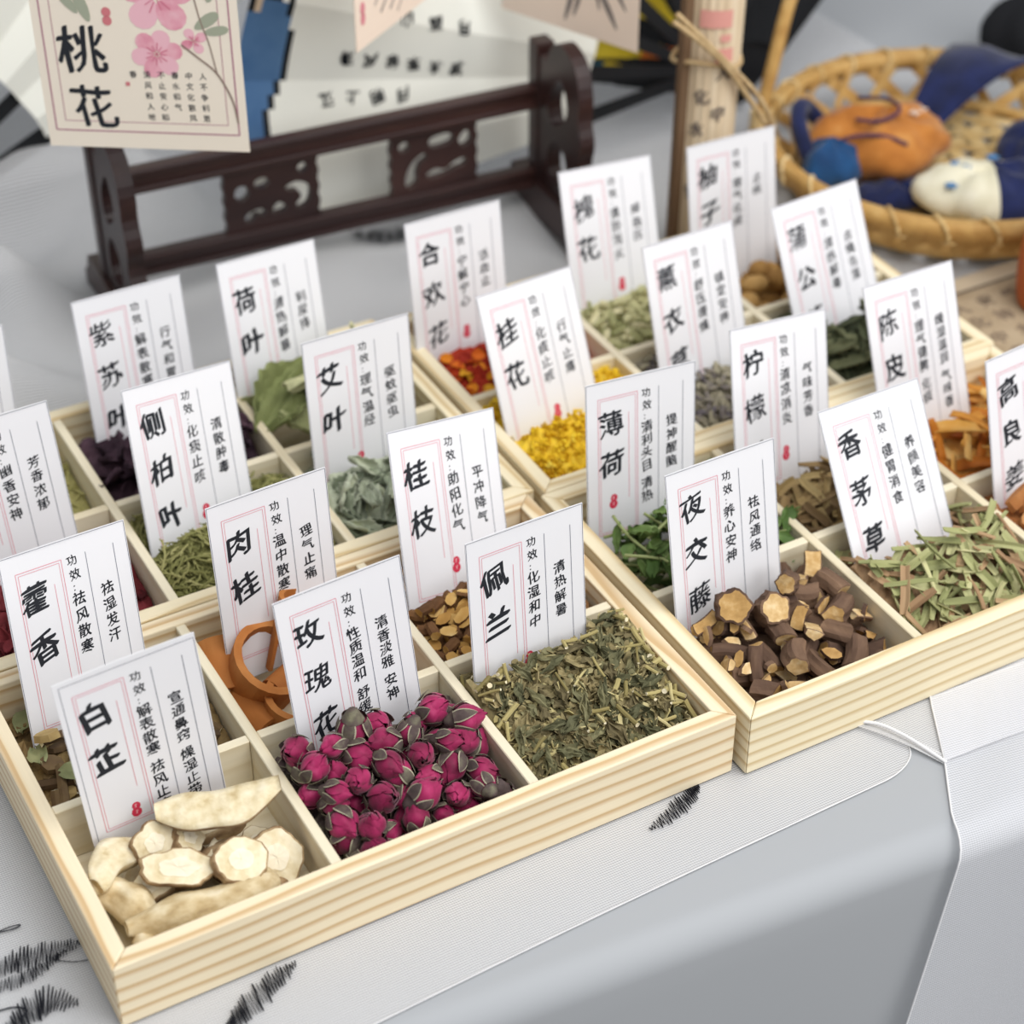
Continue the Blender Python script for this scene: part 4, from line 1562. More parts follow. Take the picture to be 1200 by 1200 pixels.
# ---- mugwort leaves
M_AY = vary('grey_green_mugwort', [(0.0, '#4f5845'), (0.3, '#737c66'), (0.6, '#969f88'), (0.85, '#b5bba4'), (1.0, '#80854f')], 110, 0.9, 0.7, sheen=.2)
pl = Pile('C', 2, 0, 0.024, 0.046, 0.0594, 0.122, cx=0.2128, card_yaw=.033)
pl.bed('mugwort_litter', M_AY, 'grey-green litter under the curled mugwort leaves', 'herb', 0.012, 0.001, 22)
scatter(pl, [thick(leaf(rg, rg.uniform(.018, .034), rg.uniform(.009, .017), .11, rg.uniform(.8, 2.6), 14, 10, jag=.12)).mesh('mugwort_leaf', M_AY, True) for _ in range(7)],
        62, 'curled grey-green mugwort leaf in its heap', 'leaf', 'mugwort leaves', 52, 'mugwort_leaf', tilt=.4, sink=.45, shrink=.62, spin=.5)

# ---- lotus leaf pieces
M_LO = vary('pale_green_lotus', [(0.0, '#6c7446'), (0.35, '#939a68'), (0.7, '#b4b68a'), (1.0, '#cbc8a2')], 60, 0.85, 0.75)
rg = np.random.default_rng(77)
LOT = ((0.1980, 0.1240, .0380, (12, -14, 35), .050, .036, 'large pale lotus leaf piece lying over the compartment left half'),
       (0.2320, 0.1270, .0480, (-48, 10, 62), .050, .034, 'folded lotus leaf piece standing against its card'),
       (0.2130, 0.1060, .0270, (16, 14, -20), .046, .030, 'darker lotus leaf piece near the row divider'),
       (0.2180, 0.1210, .0420, (-20, 12, 5), .042, .030, 'pale lotus leaf piece in the middle of its heap'),
       (0.2440, 0.1120, .0300, (15, 5, 100), .040, .028, 'lotus leaf piece partly behind the mugwort card'),
       (0.1960, 0.1420, .0300, (-20, 0, 10), .034, .024, 'small lotus leaf piece at the back left of its compartment'),
       (0.2280, 0.1060, .0330, (20, -12, 30), .034, .026, 'small curled lotus leaf piece at the front of its heap'),
       (0.2200, 0.1150, .0180, (0, 5, 60), .046, .036, 'lotus leaf piece at the bottom of its compartment'))
for (lx, ly, z, e, L, W, lab) in LOT:
    m = thick(leaf(rg, L, W, .10, rg.uniform(.5, 1.3), 20, 15, jag=.08), .0004)
    o = m.obj('lotus_leaf_piece', M_LO, None, False, BM('C') @ T(lx, ly, z) @ Euler([math.radians(a) for a in e]).to_matrix().to_4x4())
    tag(o, lab, 'leaf', 'lotus leaf pieces')

# ---- purple perilla
M_ZS = vary('dark_purple_perilla', [(0.0, '#221820'), (0.5, '#3d2b36'), (0.85, '#57404a'), (1.0, '#6a5a4c')], 120, 0.85, 0.5)
pl = Pile('C', 1, 1, 0.018, 0.040, 0.1420, 0.18, cx=0.133)
pl.bed('perilla_litter', M_ZS, 'dark litter under the purple perilla leaves', 'herb', 0.010, 0.001, 23)
scatter(pl, [thick(leaf(rg, rg.uniform(.018, .028), rg.uniform(.012, .016), .10, rg.uniform(.6, 2.0), 12, 9, jag=.08)).mesh('perilla_leaf', M_ZS, True) for _ in range(5)],
        46, 'crumpled dark purple perilla leaf in its heap', 'leaf', 'perilla leaves', 53, 'perilla_leaf', tilt=.4, sink=.45, shrink=.62, spin=.5)

# ---- left-hand compartments of the rear tray
M_JA = vary('straw_green_curl', [(0.0, '#6f6a3c'), (0.5, '#98935a'), (1.0, '#bfb87f')], 120, 0.8, 0.6)
pl = Pile('C', 0, 1, 0.016, 0.024, 0.1460, 0.134, cx=0.041)
pl.bed('straw_litter', M_JA, 'straw-coloured litter under the thin curls at the left edge', 'herb', 0.006, 0.001, 24)
scatter(pl, [strip(rg, rg.uniform(.010, .018), .0014, .0004, rg.uniform(-.003, .003), 1.5, cup=.3).mesh('herb_curl', M_JA) for _ in range(5)],
        110, 'thin straw-green curl in the rear left compartment', 'herb curl', 'straw-green curls', 54, 'herb_curl', tilt=.4, sink=.5, shrink=.75)
M_DR = vary('dark_red_petal', [(0.0, '#2c0f14'), (0.5, '#5b1c22'), (1.0, '#85343a')], 120, 0.75, 0.6)
pl = Pile('C', 0, 0, 0.016, 0.030, 0.0699, 0.156, cx=0.0443)
pl.bed('petal_litter', M_DR, 'dark red litter under the dried petals at the left edge', 'herb', 0.008, 0.001, 25)
scatter(pl, [thick(leaf(rg, rg.uniform(.010, .015), .009, .08, 1.2, 9, 7)).mesh('dried_petal', M_DR, True) for _ in range(4)],
        80, 'dark red dried petal in the compartment at the left edge', 'petal', 'dark red petals', 55, 'dried_petal', tilt=.4, sink=.45, shrink=.7, spin=.4)

# ---- osmanthus blossoms
M_OS = vary('yellow_osmanthus', [(0.0, '#b98a12'), (0.35, '#d8ac1b'), (0.7, '#ecc82f'), (1.0, '#f4dc62')], 150, 0.7, 0.75)


def blossom(rg, R, n=4):
    mb = MB()
    for k in range(n):
        a = 2 * math.pi * k / n + rg.uniform(-.2, .2)
        c = (R * .55 * math.cos(a), R * .55 * math.sin(a), R * rg.uniform(-.1, .4))
        v, f = ellipsoid(R * .55, R * .42, R * .26, 8, 5)
        mb.add(*xf((v, f), T(*c) @ RZ(a) @ RY(-.5)))
    v, f = ellipsoid(R * .3, R * .3, R * .3, 6, 4)
    mb.add(v, f)
    return centre(mb)


pl = Pile('D', 0, 0, 0.026, 0.037, 0.0490, 0.414, cx=0.0380, card_yaw=.084)
pl.bed('blossom_bed', M_OS, 'layer of yellow osmanthus blossoms under the topmost ones', 'blossoms', 0.0025, 0.0012, 26)
scatter(pl, [blossom(rg, rg.uniform(.0022, .003)).mesh('osmanthus_blossom', M_OS, True) for _ in range(5)],
        300, 'tiny bright yellow osmanthus blossom in its heap', 'blossom', 'osmanthus blossoms', 56, 'osmanthus_blossom', sink=.35, roll=True)

# ---- lavender buds
M_LA = vary('grey_violet_lavender', [(0.0, '#5a5566'), (0.3, '#77706f'), (0.65, '#928b78'), (1.0, '#aba58c')], 130, 0.85, 0.75)
pl = Pile('D', 1, 0, 0.022, 0.036, 0.0511, 0.332, cx=0.1288, card_yaw=.046)
pl.bed('lavender_bed', M_LA, 'layer of lavender buds under the topmost ones', 'buds', 0.003, 0.0012, 27)
scatter(pl, [centre(MB().add(*ellipsoid(.0034, .0014, .0014, 7, 6, lambda a, b: 1 + .15 * math.sin(3 * a)))).mesh('lavender_bud', M_LA, False) for _ in range(2)] +
        [stick(rg, .006, .0012, 6).mesh('lavender_bud', [M_LA, M_LA]) for _ in range(2)],
        300, 'small grey-violet lavender bud in its heap', 'bud', 'lavender buds', 57, 'lavender_bud', tilt=.5, sink=.3)

# ---- dandelion clump
M_PG = vary('dark_green_dandelion', [(0.0, '#34392a'), (0.4, '#555b42'), (0.75, '#777a5b'), (1.0, '#948c6c')], 120, 0.85, 0.7)
pl = Pile('D', 2, 0, 0.026, 0.050, 0.0500, 0.4255, cx=0.2164)
pl.bed('dandelion_litter', M_PG, 'dark litter under the dried dandelion leaves', 'herb', 0.010, 0.001, 28)
scatter(pl, [thick(leaf(rg, rg.uniform(.018, .030), rg.uniform(.007, .011), .10, rg.uniform(.8, 2.2), 12, 8, jag=.15)).mesh('dandelion_leaf', M_PG, True) for _ in range(5)],
        70, 'crumpled dark green dandelion leaf in its clump', 'leaf', 'dandelion leaves', 58, 'dandelion_leaf', tilt=.4, sink=.45, shrink=.6, spin=.5)

# ---- silk tree petals: red, orange and yellow
M_HH = vary('red_orange_petal', [(0.0, '#8c1f14'), (0.3, '#b53a1a'), (0.55, '#d2661c'), (0.8, '#dd9320'), (1.0, '#d9bb35')], 60, 0.7, 0.9)
pl = Pile('D', 0, 1, 0.020, 0.036, 0.1361, 0.183, cx=0.0312)
pl.bed('petal_bed', M_HH, 'layer of orange petals under the topmost ones', 'petals', 0.006, 0.001, 29)
scatter(pl, [thick(leaf(rg, rg.uniform(.007, .011), rg.uniform(.006, .008), .06, 1.0, 9, 7)).mesh('flower_petal', M_HH, True) for _ in range(4)],
        110, 'curled red, orange or yellow petal in its heap', 'petal', 'red and orange petals', 59, 'flower_petal', tilt=.4, sink=.4, shrink=.75, spin=.4)

# ---- sophora buds
M_HU = vary('pale_green_sophora', [(0.0, '#8e9060'), (0.4, '#b4b484'), (0.75, '#d3cea2'), (1.0, '#e6dcbb')], 120, 0.75, 0.7)
pl = Pile('D', 1, 1, 0.020, 0.038, 0.1347, 0.36, cx=0.1272)
pl.bed('bud_bed', M_HU, 'layer of pale green buds under the topmost ones', 'buds', 0.005, 0.001, 30)
scatter(pl, [centre(MB().add(*ellipsoid(.0050, .0022, .0022, 8, 7, lambda a, b: 1 + .12 * math.sin(2 * a)))).mesh('sophora_bud', M_HU, True),
             thick(leaf(rg, .010, .006, .06, 1.6, 8, 6)).mesh('sophora_bud', M_HU, True), blossom(rg, .0036, 3).mesh('sophora_bud', M_HU, True)],
        150, 'pale green sophora bud in its heap', 'bud', 'sophora buds', 60, 'sophora_bud', tilt=.4, sink=.3, spin=.4)

# ---- round tan fruits
M_YZ = vary('tan_dried_fruit', [(0.0, '#8b6537'), (0.4, '#a98149'), (0.8, '#c29c62'), (1.0, '#cfb07a')], 110, 0.75, 0.5, bump=.4)
pl = Pile('D', 2, 1, 0.027, 0.042, 0.1366, 0.159, cx=0.2032)
scatter(pl, [MB().add(*ellipsoid(.0066, .0056, .0053, 16, 11, lambda a, b: 1 + .05 * math.sin(4 * a + 3 * b) + .03 * math.sin(7 * a))).mesh('dried_fruit', M_YZ, True),
             MB().add(*ellipsoid(.0075, .0050, .0048, 16, 11, lambda a, b: 1 + .05 * math.sin(3 * a - 2 * b))).mesh('dried_fruit', M_YZ, True)],
        60, 'round tan dried fruit in the heap at the rear', 'dried fruit', 'tan dried fruits', 61, 'dried_fruit', tilt=.3, sink=.1)

# ------------------------------------------------------------------ carved dark wood fan stand
M_DARK = vary('dark_carved_wood', [(0.0, '#1c1012'), (0.5, '#33201f'), (1.0, '#4a2f2a')], 60, 0.38, 0.3, stretch=(.2, 1, 1), spec=0.4)
SM = T(0.45, 0.452, 0) @ RZ(math.radians(-4))
stand = empty('fan_stand', SM)
tag(stand, 'dark carved wooden fan stand with two rails behind the rear trays', 'stand')


def bar(name, x0, x1, y0, y1, z0, z1, mat, parent, bw=0.0012):
    mb = MB()
    cx, cy, cz = (x0 + x1) / 2, (y0 + y1) / 2, z0
    mb.add(*box(x0 - cx, x1 - cx, y0 - cy, y1 - cy, 0, z1 - z0))
    o = mb.obj(name, mat, parent, mw=T(cx, cy, cz))
    return bevel(o, bw)


XL, XR = -0.276, -0.0117
for x in (XL, XR):
    bar('post', x - .0058, x + .0058, -.006, .006, .018, .113, M_DARK, stand)
    # foot with stepped ends, reaching to the front and back
    mb = MB()
    fp = [(-0.035, 0), (-0.035, .012), (-0.028, .016), (-0.024, .026), (0.046, .026), (0.050, .020), (0.058, .020), (0.061, .013), (0.066, .012), (0.066, 0), (0.052, 0), (0.044, .004), (-0.014, .004), (-0.022, 0)]
    v, f = plate([fp], 0.016)
    mb.add(v, f)
    FW = Matrix(((0, 0, -1, x), (-1, 0, 0, 0), (0, 1, 0, 0), (0, 0, 0, 1)))
    bevel(mb.obj('foot', M_DARK, stand, mw=FW), 0.0008)
    # carved bracket in front of the post, pierced
    mb = MB()
    out = [(0.0065, .026), (0.060, .025), (0.058, .036), (0.061, .046), (0.057, .058), (0.060, .072), (0.056, .086), (0.057, .100), (0.050, .117), (0.034, .123), (0.022, .118), (0.015, .106), (0.0065, .101)]
    h1 = [(0.022, .070), (0.036, .076), (0.042, .088), (0.034, .102), (0.024, .094), (0.018, .082)]
    h2 = [(0.020, .036), (0.036, .036), (0.042, .046), (0.038, .058), (0.026, .062), (0.018, .050)]
    v, f = plate([smooth_closed(out, 3), smooth_closed(h1, 3), smooth_closed(h2, 3)], 0.009)
    mb.add(v, f)
    bevel(mb.obj('bracket', M_DARK, stand, mw=FW), 0.0008)
for (z0, z1) in ((.0205, .0338), (.0718, .0862)):
    h = z1 - z0
    r_ = bar('rail', XL + .006, XR - .006, -.0035, .0035, z0, z1, M_DARK, stand, .0008)
    for k in (0.0, 0.68):
        bar('moulding', XL + .006 - (XL + XR) / 2, XR - .006 - (XL + XR) / 2, -.0056, -.0036, h * k + .0004, h * (k + .3), M_DARK, r_, .0008)


def carved(x0, x1, holes, name='carved_panel'):
    z0, z1 = .0338, .0718
    out = []
    for i in range(9):
        out.append((x0 + (0.0012 if i % 2 else 0), z0 + (z1 - z0) * i / 8))
    for i in range(9):
        out.append((x1 - (0.0012 if i % 2 else 0), z1 - (z1 - z0) * i / 8))
    W_, H_ = x1 - x0, z1 - z0
    hs = [smooth_closed([(x0 + u * W_, z1 - v * H_) for u, v in h], 4) for h in holes]
    mb = MB()
    v, f = plate([out] + hs, 0.005)
    mb.add(v, f)
    mw = Matrix(((1, 0, 0, 0), (0, 0, -1, 0), (0, 1, 0, 0), (0, 0, 0, 1)))
    bevel(mb.obj(name, M_DARK, stand, mw=mw), 0.0006)


def blob(u, v, a, b, n=8):
    return [(u + a * math.cos(2 * math.pi * k / n), v + b * math.sin(2 * math.pi * k / n)) for k in range(n)]


carved(-.2095, -.1525, [blob(.19, .38, .075, .13), blob(.40, .27, .08, .09), blob(.83, .16, .055, .08),
                        [(.64, .42), (.76, .36), (.88, .46), (.90, .62), (.86, .78), (.77, .82), (.74, .74), (.80, .62), (.76, .52), (.68, .50)],
                        [(.20, .86), (.22, .74), (.34, .68), (.42, .72), (.40, .82), (.32, .78), (.27, .88)], [(.48, .80), (.55, .64), (.64, .74), (.60, .82)]])
carved(-.1090, -.0540, [blob(.16, .20, .065, .09), [(.44, .26), (.46, .14), (.62, .10), (.72, .16), (.70, .28), (.54, .32)],
                        [(.78, .24), (.86, .12), (.92, .20), (.92, .34), (.84, .40), (.80, .34)],
                        [(.16, .84), (.18, .64), (.26, .46), (.38, .36), (.42, .46), (.34, .54), (.30, .70), (.30, .84), (.22, .92)],
                        [(.40, .74), (.50, .66), (.62, .70), (.74, .60), (.86, .58), (.86, .70), (.74, .74), (.62, .80), (.46, .82)]])

# ------------------------------------------------------------------ folding fans behind the stand
M_LEAF = flat('fan_paper', '#efefe6', 0.8)
M_BLUE = vary('painted_blue', [(0, '#3c618f'), (1, '#5f82a8')], 30, 0.8, 0)
M_OUT = flat('painted_black_outline', '#15181d', 0.7)
M_TANP = flat('painted_tan', '#cdb79c', 0.8)
M_BLK = flat('black_lacquer', '#14161a', 0.45)
M_YEL = vary('painted_yellow', [(0, '#c2a51f'), (1, '#dcc53a')], 30, 0.75, 0)
M_ORG = vary('painted_orange', [(0, '#d2601f'), (1, '#de8328')], 30, 0.75, 0)
M_TEAL = flat('painted_teal', '#164a5c', 0.75)
M_BLKP = flat('black_fan_paper', '#15171b', 0.85)


def inside(p, poly):
    c = False
    for i in range(len(poly)):
        a, b = poly[i - 1], poly[i]
        if (a[1] > p[1]) != (b[1] > p[1]) and p[0] < (b[0] - a[0]) * (p[1] - a[1]) / (b[1] - a[1]) + a[0]:
            c = not c
    return c


def seg_dist(p, pts):
    best = 9
    for a, b in zip(pts[:-1], pts[1:]):
        a, b, q = np.array(a), np.array(b), np.array(p)
        t = np.clip(np.dot(q - a, b - a) / np.dot(b - a, b - a), 0, 1)
        best = min(best, np.linalg.norm(q - a - t * (b - a)))
    return best


def fan(mw, piv, r0, r1, a0, a1, pleat, depth, paint, mats, stick_mat, label, sub=6, nr=60, name='folding_fan', back=0.0):
    """a0..a1 in degrees; leaf folded like an accordion, sticks on every second fold, all joined at the pivot"""
    root = empty(name, mw)
    tag(root, label, 'fan', None)
    nf = int(round((a1 - a0) / pleat))
    nA = nf * sub + 1

    def lz(a):
        t = ((a - a0) / pleat) % 2.0
        t = t if t < 1 else 2 - t
        return depth * (t - .5)
    mb = MB()
    vs = []
    for i in range(nA):
        a = a0 + (a1 - a0) * i / (nA - 1)
        ar = math.radians(a)
        for j in range(nr):
            r = r0 + (r1 - r0) * j / (nr - 1)
            vs.append((piv[0] + r * math.cos(ar), piv[1] + r * math.sin(ar), lz(a) * r / r1))
    fs = grid_faces(nA, nr)
    mb.add(vs, fs)
    mi = []
    for f in fs:
        c = sum(np.array(vs[q]) for q in f) / 4
        mi.append(paint(c[0], c[1]))
    mb.m = mi
    leaf_o = mb.obj('pleated_leaf', mats, root)
    for k in range(0, nf + 1, 2):
        a = math.radians(a0 + k * pleat)
        z = -depth * .5 - 0.0012 - 0.0002 * k
        mb = MB()
        L = r0 + (r1 - r0) * .3
        w0, w1 = 0.0032, 0.0046 if k else 0.0056
        c, s = math.cos(a), math.sin(a)
        q = [(-.006, -w0), (r0, -w1), (L, -w1 * .5), (L, w1 * .5), (r0, w1), (-.006, w0)]
        pts = [(piv[0] + x * c - y * s, piv[1] + x * s + y * c) for x, y in q]
        v = [(x, y, z - .0005 - .0) for x, y in pts] + [(x, y, z + .0005) for x, y in pts]
        mb.add(v, [tuple(reversed(range(6))), tuple(range(6, 12))] + [(i, (i + 1) % 6, (i + 1) % 6 + 6, i + 6) for i in range(6)])
        mb.obj('stick', stick_mat, root)
    mb = MB()
    mb.add(*tube([(piv[0], piv[1], -.006), (piv[0], piv[1], .006)], .0022, 12))
    mb.obj('rivet', M_BLK, root, True)
    return root, leaf_o, lambda x, y: lz(math.degrees(math.atan2(y - piv[1], x - piv[0])) % 360) * math.hypot(x - piv[0], y - piv[1]) / r1


BL = [(-.19, .150), (-.172, .150), (-.1426, .1443), (-.1488, .1063), (-.1657, .0744), (-.1700, .060), (-.215, .055), (-.215, .128)]
BLINE = [(-.1400, .175), (-.1426, .1443), (-.1488, .1063), (-.1657, .0744), (-.1690, .055)]
BLINE2 = [(-.21, .122), (-.1760, .1380), (-.158, .150), (-.1426, .1500)]


def paint1(x, y):
    if x > -.125:
        return 0
    if seg_dist((x, y), BLINE) < 0.0016 or seg_dist((x, y), BLINE2) < .0020:
        return 2
    if inside((x, y), BL):
        return 3 if y > .122 + (x + .21) * .47 + .0 else 1
    return 0


F1 = T(0.45, 0.482, 0) @ RZ(math.radians(-4)) @ RX(math.radians(90 - 8))
froot, fleaf, fz = fan(F1, (.1321, .047), .091, .316, 60, 188.4, 9.17, .011, paint1, [M_LEAF, M_BLUE, M_OUT, M_TANP], M_BLK,
                       'large white pleated fan with black calligraphy and a blue painted figure behind the stand')
mb = MB()
for (xa, ya, xb, yb, chs) in ((-.0395, .1085, -.075, .1205, '山高月'), (-.0445, .0837, -.112, .1035, '清风徐来水波'), (-.080, .0752, -.127, .0815, '江上明月'), (-.02, .1290, -.060, .152, '天地人'), (-.098, .0590, -.135, .0615, '清风人')):
    n_ = len(chs)
    ang = math.atan2(yb - ya, xb - xa) + math.pi
    for k, ch in enumerate(chs):
        t = k / (n_ - 1)
        cx, cy = xb + (xa - xb) * t, yb + (ya - yb) * t
        write(mb, ch, cx, cy, 0.0085, 0.05, 0.1, 0, 0.09, ang - math.pi if abs(ang) > 2 else ang, fn=lambda p: (p[0], p[1], fz(p[0], p[1]) + .0006 + p[2]))
mb.obj('calligraphy', M_OUT, fleaf)

Y1 = [(-.135, .110), (-.0614, .0900), (-.0392, .0551), (-.0708, .0663), (-.1033, .0775), (-.135, .088)]
Y1b = [(-.135, .130), (-.060, .098), (-.020, .050), (-.055, .115), (-.110, .170)]
Y2 = [(-.125, .0640), (-.0712, .0527), (-.0407, .0399), (-.0408, .0354), (-.0716, .0401), (-.125, .0500)]
OR2 = [(-.0671, .0492), (-.0407, .0404), (-.0409, .0343), (-.0674, .0393)]
Y3 = [(-.0950, .0425), (-.0700, .0335), (-.0962, .0345)]
T3 = [(-.130, .0500), (-.0950, .0425), (-.0965, .0325), (-.130, .030)]


def paint2(x, y):
    p = (x, y)
    if inside(p, OR2):
        return 2
    for k in (Y1, Y1b, Y2, Y3):
        if inside(p, k):
            return 1
    if inside(p, T3):
        return 3
    if inside(p, [(.068, .052), (.078, .046), (.090, .056), (.080, .072)]):
        return 4
    return 0


F2 = T(0.615, 0.505, 0.012) @ RZ(math.radians(-4)) @ RX(math.radians(90 - 8))
fan(F2, (.0086, .0), .035, .235, 43, 165, 6.1, .005, paint2, [M_BLKP, M_YEL, M_ORG, M_TEAL, flat('painted_leaf_green', '#7d9a3c', .8)], M_BLK,
    'black pleated fan painted with yellow and orange wedges behind the paper roll', nr=90, sub=12)

F3 = T(0.1, 0.566, 0) @ RZ(math.radians(6)) @ RX(math.radians(90 - 8))
fan(F3, (-.0682, .006), .158, .330, 19, 124, 5.25, .010, lambda x, y: 0, [M_LEAF], M_BLK, 'white pleated fan with black sticks at the upper left, behind the blossom card')

# ------------------------------------------------------------------ hanging picture cards
M_CREAM = flat('cream_card', '#efe4d4', 0.7)
M_CREAM2 = flat('peach_card', '#efdccb', 0.7)
M_BORD = flat('plum_rule', '#b0788c', 0.7)
M_PINK = vary('watercolour_pink', [(0.0, '#d9879c'), (0.5, '#e6a6b4'), (1.0, '#efc5cc')], 120, 0.7, 0)
M_PINK2 = flat('deep_pink_veins', '#d3758d', 0.7)
M_TWIGP = flat('watercolour_twig', '#8f7a70', 0.7)
M_SAGE = flat('watercolour_sage', '#a3a894', 0.7)
M_GREYW = flat('watercolour_grey', '#7f7672', 0.7)
M_STRING = flat('cotton_string', '#cfc6b4', 0.8)


def hang_card(loc, yaw, W, H, mat, label):
    mw = T(*loc) @ RZ(math.radians(yaw)) @ RX(math.radians(90))
    root = empty('picture_card', mw)
    tag(root, label, 'card', 'hanging picture cards')
    mb = MB()
    mb.add(*box(0, W, 0, H, -.0003, .0003))
    p = mb.obj('card_sheet', mat, root)
    mb = MB()
    mb.add(*tube([(W / 2, H - .003, .0008), (W / 2, H + .004, .0004), (W / 2, H + .12, 0)], .0006, 5))
    mb.obj('hanging_string', M_STRING, root)
    return root


def poly2(pts, z):
    return [(x, y, z) for x, y in pts], [tuple(range(len(pts)))]


hc1 = hang_card((0.12938, 0.39, 0.15134), -33.62, .0966, .150, M_CREAM, 'cream hanging card lettered 桃花 with pink blossoms at upper left')
mb = MB()
for (i, w) in ((.0042, .0007), (.0092, .00035)):
    for (x0, y0, x1, y1) in ((i, i + .0045, .0966 - i, i + .0045), (.0966 - i, i + .0045, .0966 - i, .15 - i), (.0966 - i, .15 - i, i, .15 - i), (i, .15 - i, i, i + .0045)):
        bar2(mb, x0, y0, x1, y1, w, .00042)
mb.obj('border', M_BORD, hc1)
mb = MB()
write(mb, '桃', .0218, .0500, .0235, .022, .10, .00045, .03)
write(mb, '花', .0240, .0215, .0215, .022, .06, .00045, .04)
mb.obj('name_lettering', M_INK, hc1)
mb = MB()
cols = ['人不争利思', '中文化散风', '春水和气', '不止安心和', '清风和人地', '春']
for ci, cc in enumerate(cols):
    for k, ch in enumerate(cc):
        write(mb, ch, .0775 - .0066 * ci, .0385 - .0054 * k, .0036, .012, .06, .00045, .03)
mb.obj('small_lettering', M_INK, hc1)
mb = MB()
rgp = np.random.default_rng(2)


def petal(cx, cy, a, L, W):
    pts = []
    for k in range(14):
        t = k / 14 * 2 * math.pi
        u, w = (1 - math.cos(t)) / 2 * L, math.sin(t) * W / 2 * (0.75 + .35 * (1 - math.cos(t)) / 2)
        pts.append((cx + u * math.cos(a) - w * math.sin(a), cy + u * math.sin(a) + w * math.cos(a)))
    return pts


veins = MB()
zz = .0004
for (cx, cy, R, n, off) in ((.0595, .0770, .0170, 5, .3), (.0570, .0490, .0115, 6, .2), (.0750, .0560, .0062, 4, .5), (.068, .104, .016, 5, .1), (.040, .100, .010, 5, .8)):
    for k in range(n):
        a = off + 2 * math.pi * k / n
        mb.add(*poly2(petal(cx + .12 * R * math.cos(a), cy + .12 * R * math.sin(a), a, R * .95, R * .82), zz), k % 2)
        zz += .000004
        bar2(veins, cx + .15 * R * math.cos(a + .2), cy + .15 * R * math.sin(a + .2), cx + .5 * R * math.cos(a + .2), cy + .5 * R * math.sin(a + .2), .0005, .0006)
        bar2(veins, cx, cy, cx + .4 * R * math.cos(a - .3), cy + .4 * R * math.sin(a - .3), .0004, .0006)
mb.obj('painted_blossom', [M_PINK, flat('light_watercolour_pink', '#ecb9c4', 0.7)], hc1)
veins.obj('painted_stamens', M_PINK2, hc1)
mb = MB()
pp = smooth_open([(.0925, .0150), (.0905, .027), (.0845, .0400), (.0760, .0480), (.0690, .0540)], 5)
for a, b in zip(pp[:-1], pp[1:]):
    bar2(mb, *a, *b, .0009, .00055)
pp = smooth_open([(.0845, .0400), (.0820, .055), (.0790, .066), (.0765, .080)], 5)
for a, b in zip(pp[:-1], pp[1:]):
    bar2(mb, *a, *b, .0006, .00055)
mb.obj('painted_twig', M_TWIGP, hc1)
mb = MB()
for (cx, cy, a, L, W) in ((.0760, .0620, .6, .014, .006), (.0800, .0600, .2, .012, .005), (.0270, .0640, 1.9, .016, .006), (.022, .068, 2.2, .014, .005), (.083, .075, 1.2, .018, .007)):
    mb = MB()
    mb.add(*poly2(petal(cx, cy, a, L, W), .00050))
    mb.obj('painted_leaf', M_SAGE, hc1)
mb = MB()
for k in range(2):
    mb.add([(.0355 + .0022 * math.cos(2 * math.pi * q / 14), .0690 - .0042 * k + .0024 * math.sin(2 * math.pi * q / 14), .0005) for q in range(14)], [tuple(range(14))])
mb.add(*poly2([(.0405, .0325), (.0425, .0325), (.0425, .0345), (.0405, .0345)], .0005))
mb.obj('seal', flat('rose_seal', '#cf7a80', .7), hc1)

hc2 = hang_card((0.2973, 0.40, 0.157), 34.8, .0966, .150, M_CREAM2, 'peach hanging card with a pink seal and brown grass strokes, at the top centre')
mb = MB()
for k in range(2):
    mb.add([(.0075 + .0024 * math.cos(2 * math.pi * q / 14), .0205 - .0055 * k + .0008 + .0036 * math.sin(2 * math.pi * q / 14), .0005) for q in range(14)], [tuple(range(14))])
mb.obj('seal', flat('pink_seal', '#d98a93', .7), hc2)
mb = MB()
for (x0, y0, x1, y1, w) in ((.020, .018, .040, .044, .0012), (.026, .012, .046, .036, .0016), (.036, .010, .050, .030, .0014), (.044, .006, .056, .026, .001), (.030, .022, .040, .022, .0014), (.050, .012, .062, .020, .0012)):
    pp = smooth_open([(x0, y0), ((x0 + x1) / 2 + .002, (y0 + y1) / 2 - .001), (x1, y1)], 5)
    for i, (a, b) in enumerate(zip(pp[:-1], pp[1:])):
        bar2(mb, *a, *b, w * (1 - i / len(pp) * .7), .0005)
mb.obj('painted_grass', M_GREYW, hc2)

yw = math.radians(111.7 + 180)
hc3 = hang_card((0.4631 - .0966 * math.cos(yw), 0.39 - .0966 * math.sin(yw), 0.1236), 111.7 + 180, .0966, .150, M_CREAM2, 'peach hanging card with grey bamboo leaf strokes, above the post of the stand')
mb = MB()
for (x0, y0, x1, y1, w) in ((.052, .034, .046, .006, .0035), (.058, .036, .052, .010, .003), (.064, .036, .082, .010, .004), (.062, .040, .070, .018, .0025), (.070, .044, .088, .022, .003)):
    pp = smooth_open([(x0, y0), ((x0 + x1) / 2 + .001, (y0 + y1) / 2), (x1, y1)], 6)
    for i, (a, b) in enumerate(zip(pp[:-1], pp[1:])):
        bar2(mb, *a, *b, w * math.sin(math.pi * (i + .6) / (len(pp) + .4)), .0005)
mb.obj('painted_bamboo', M_GREYW, hc3)

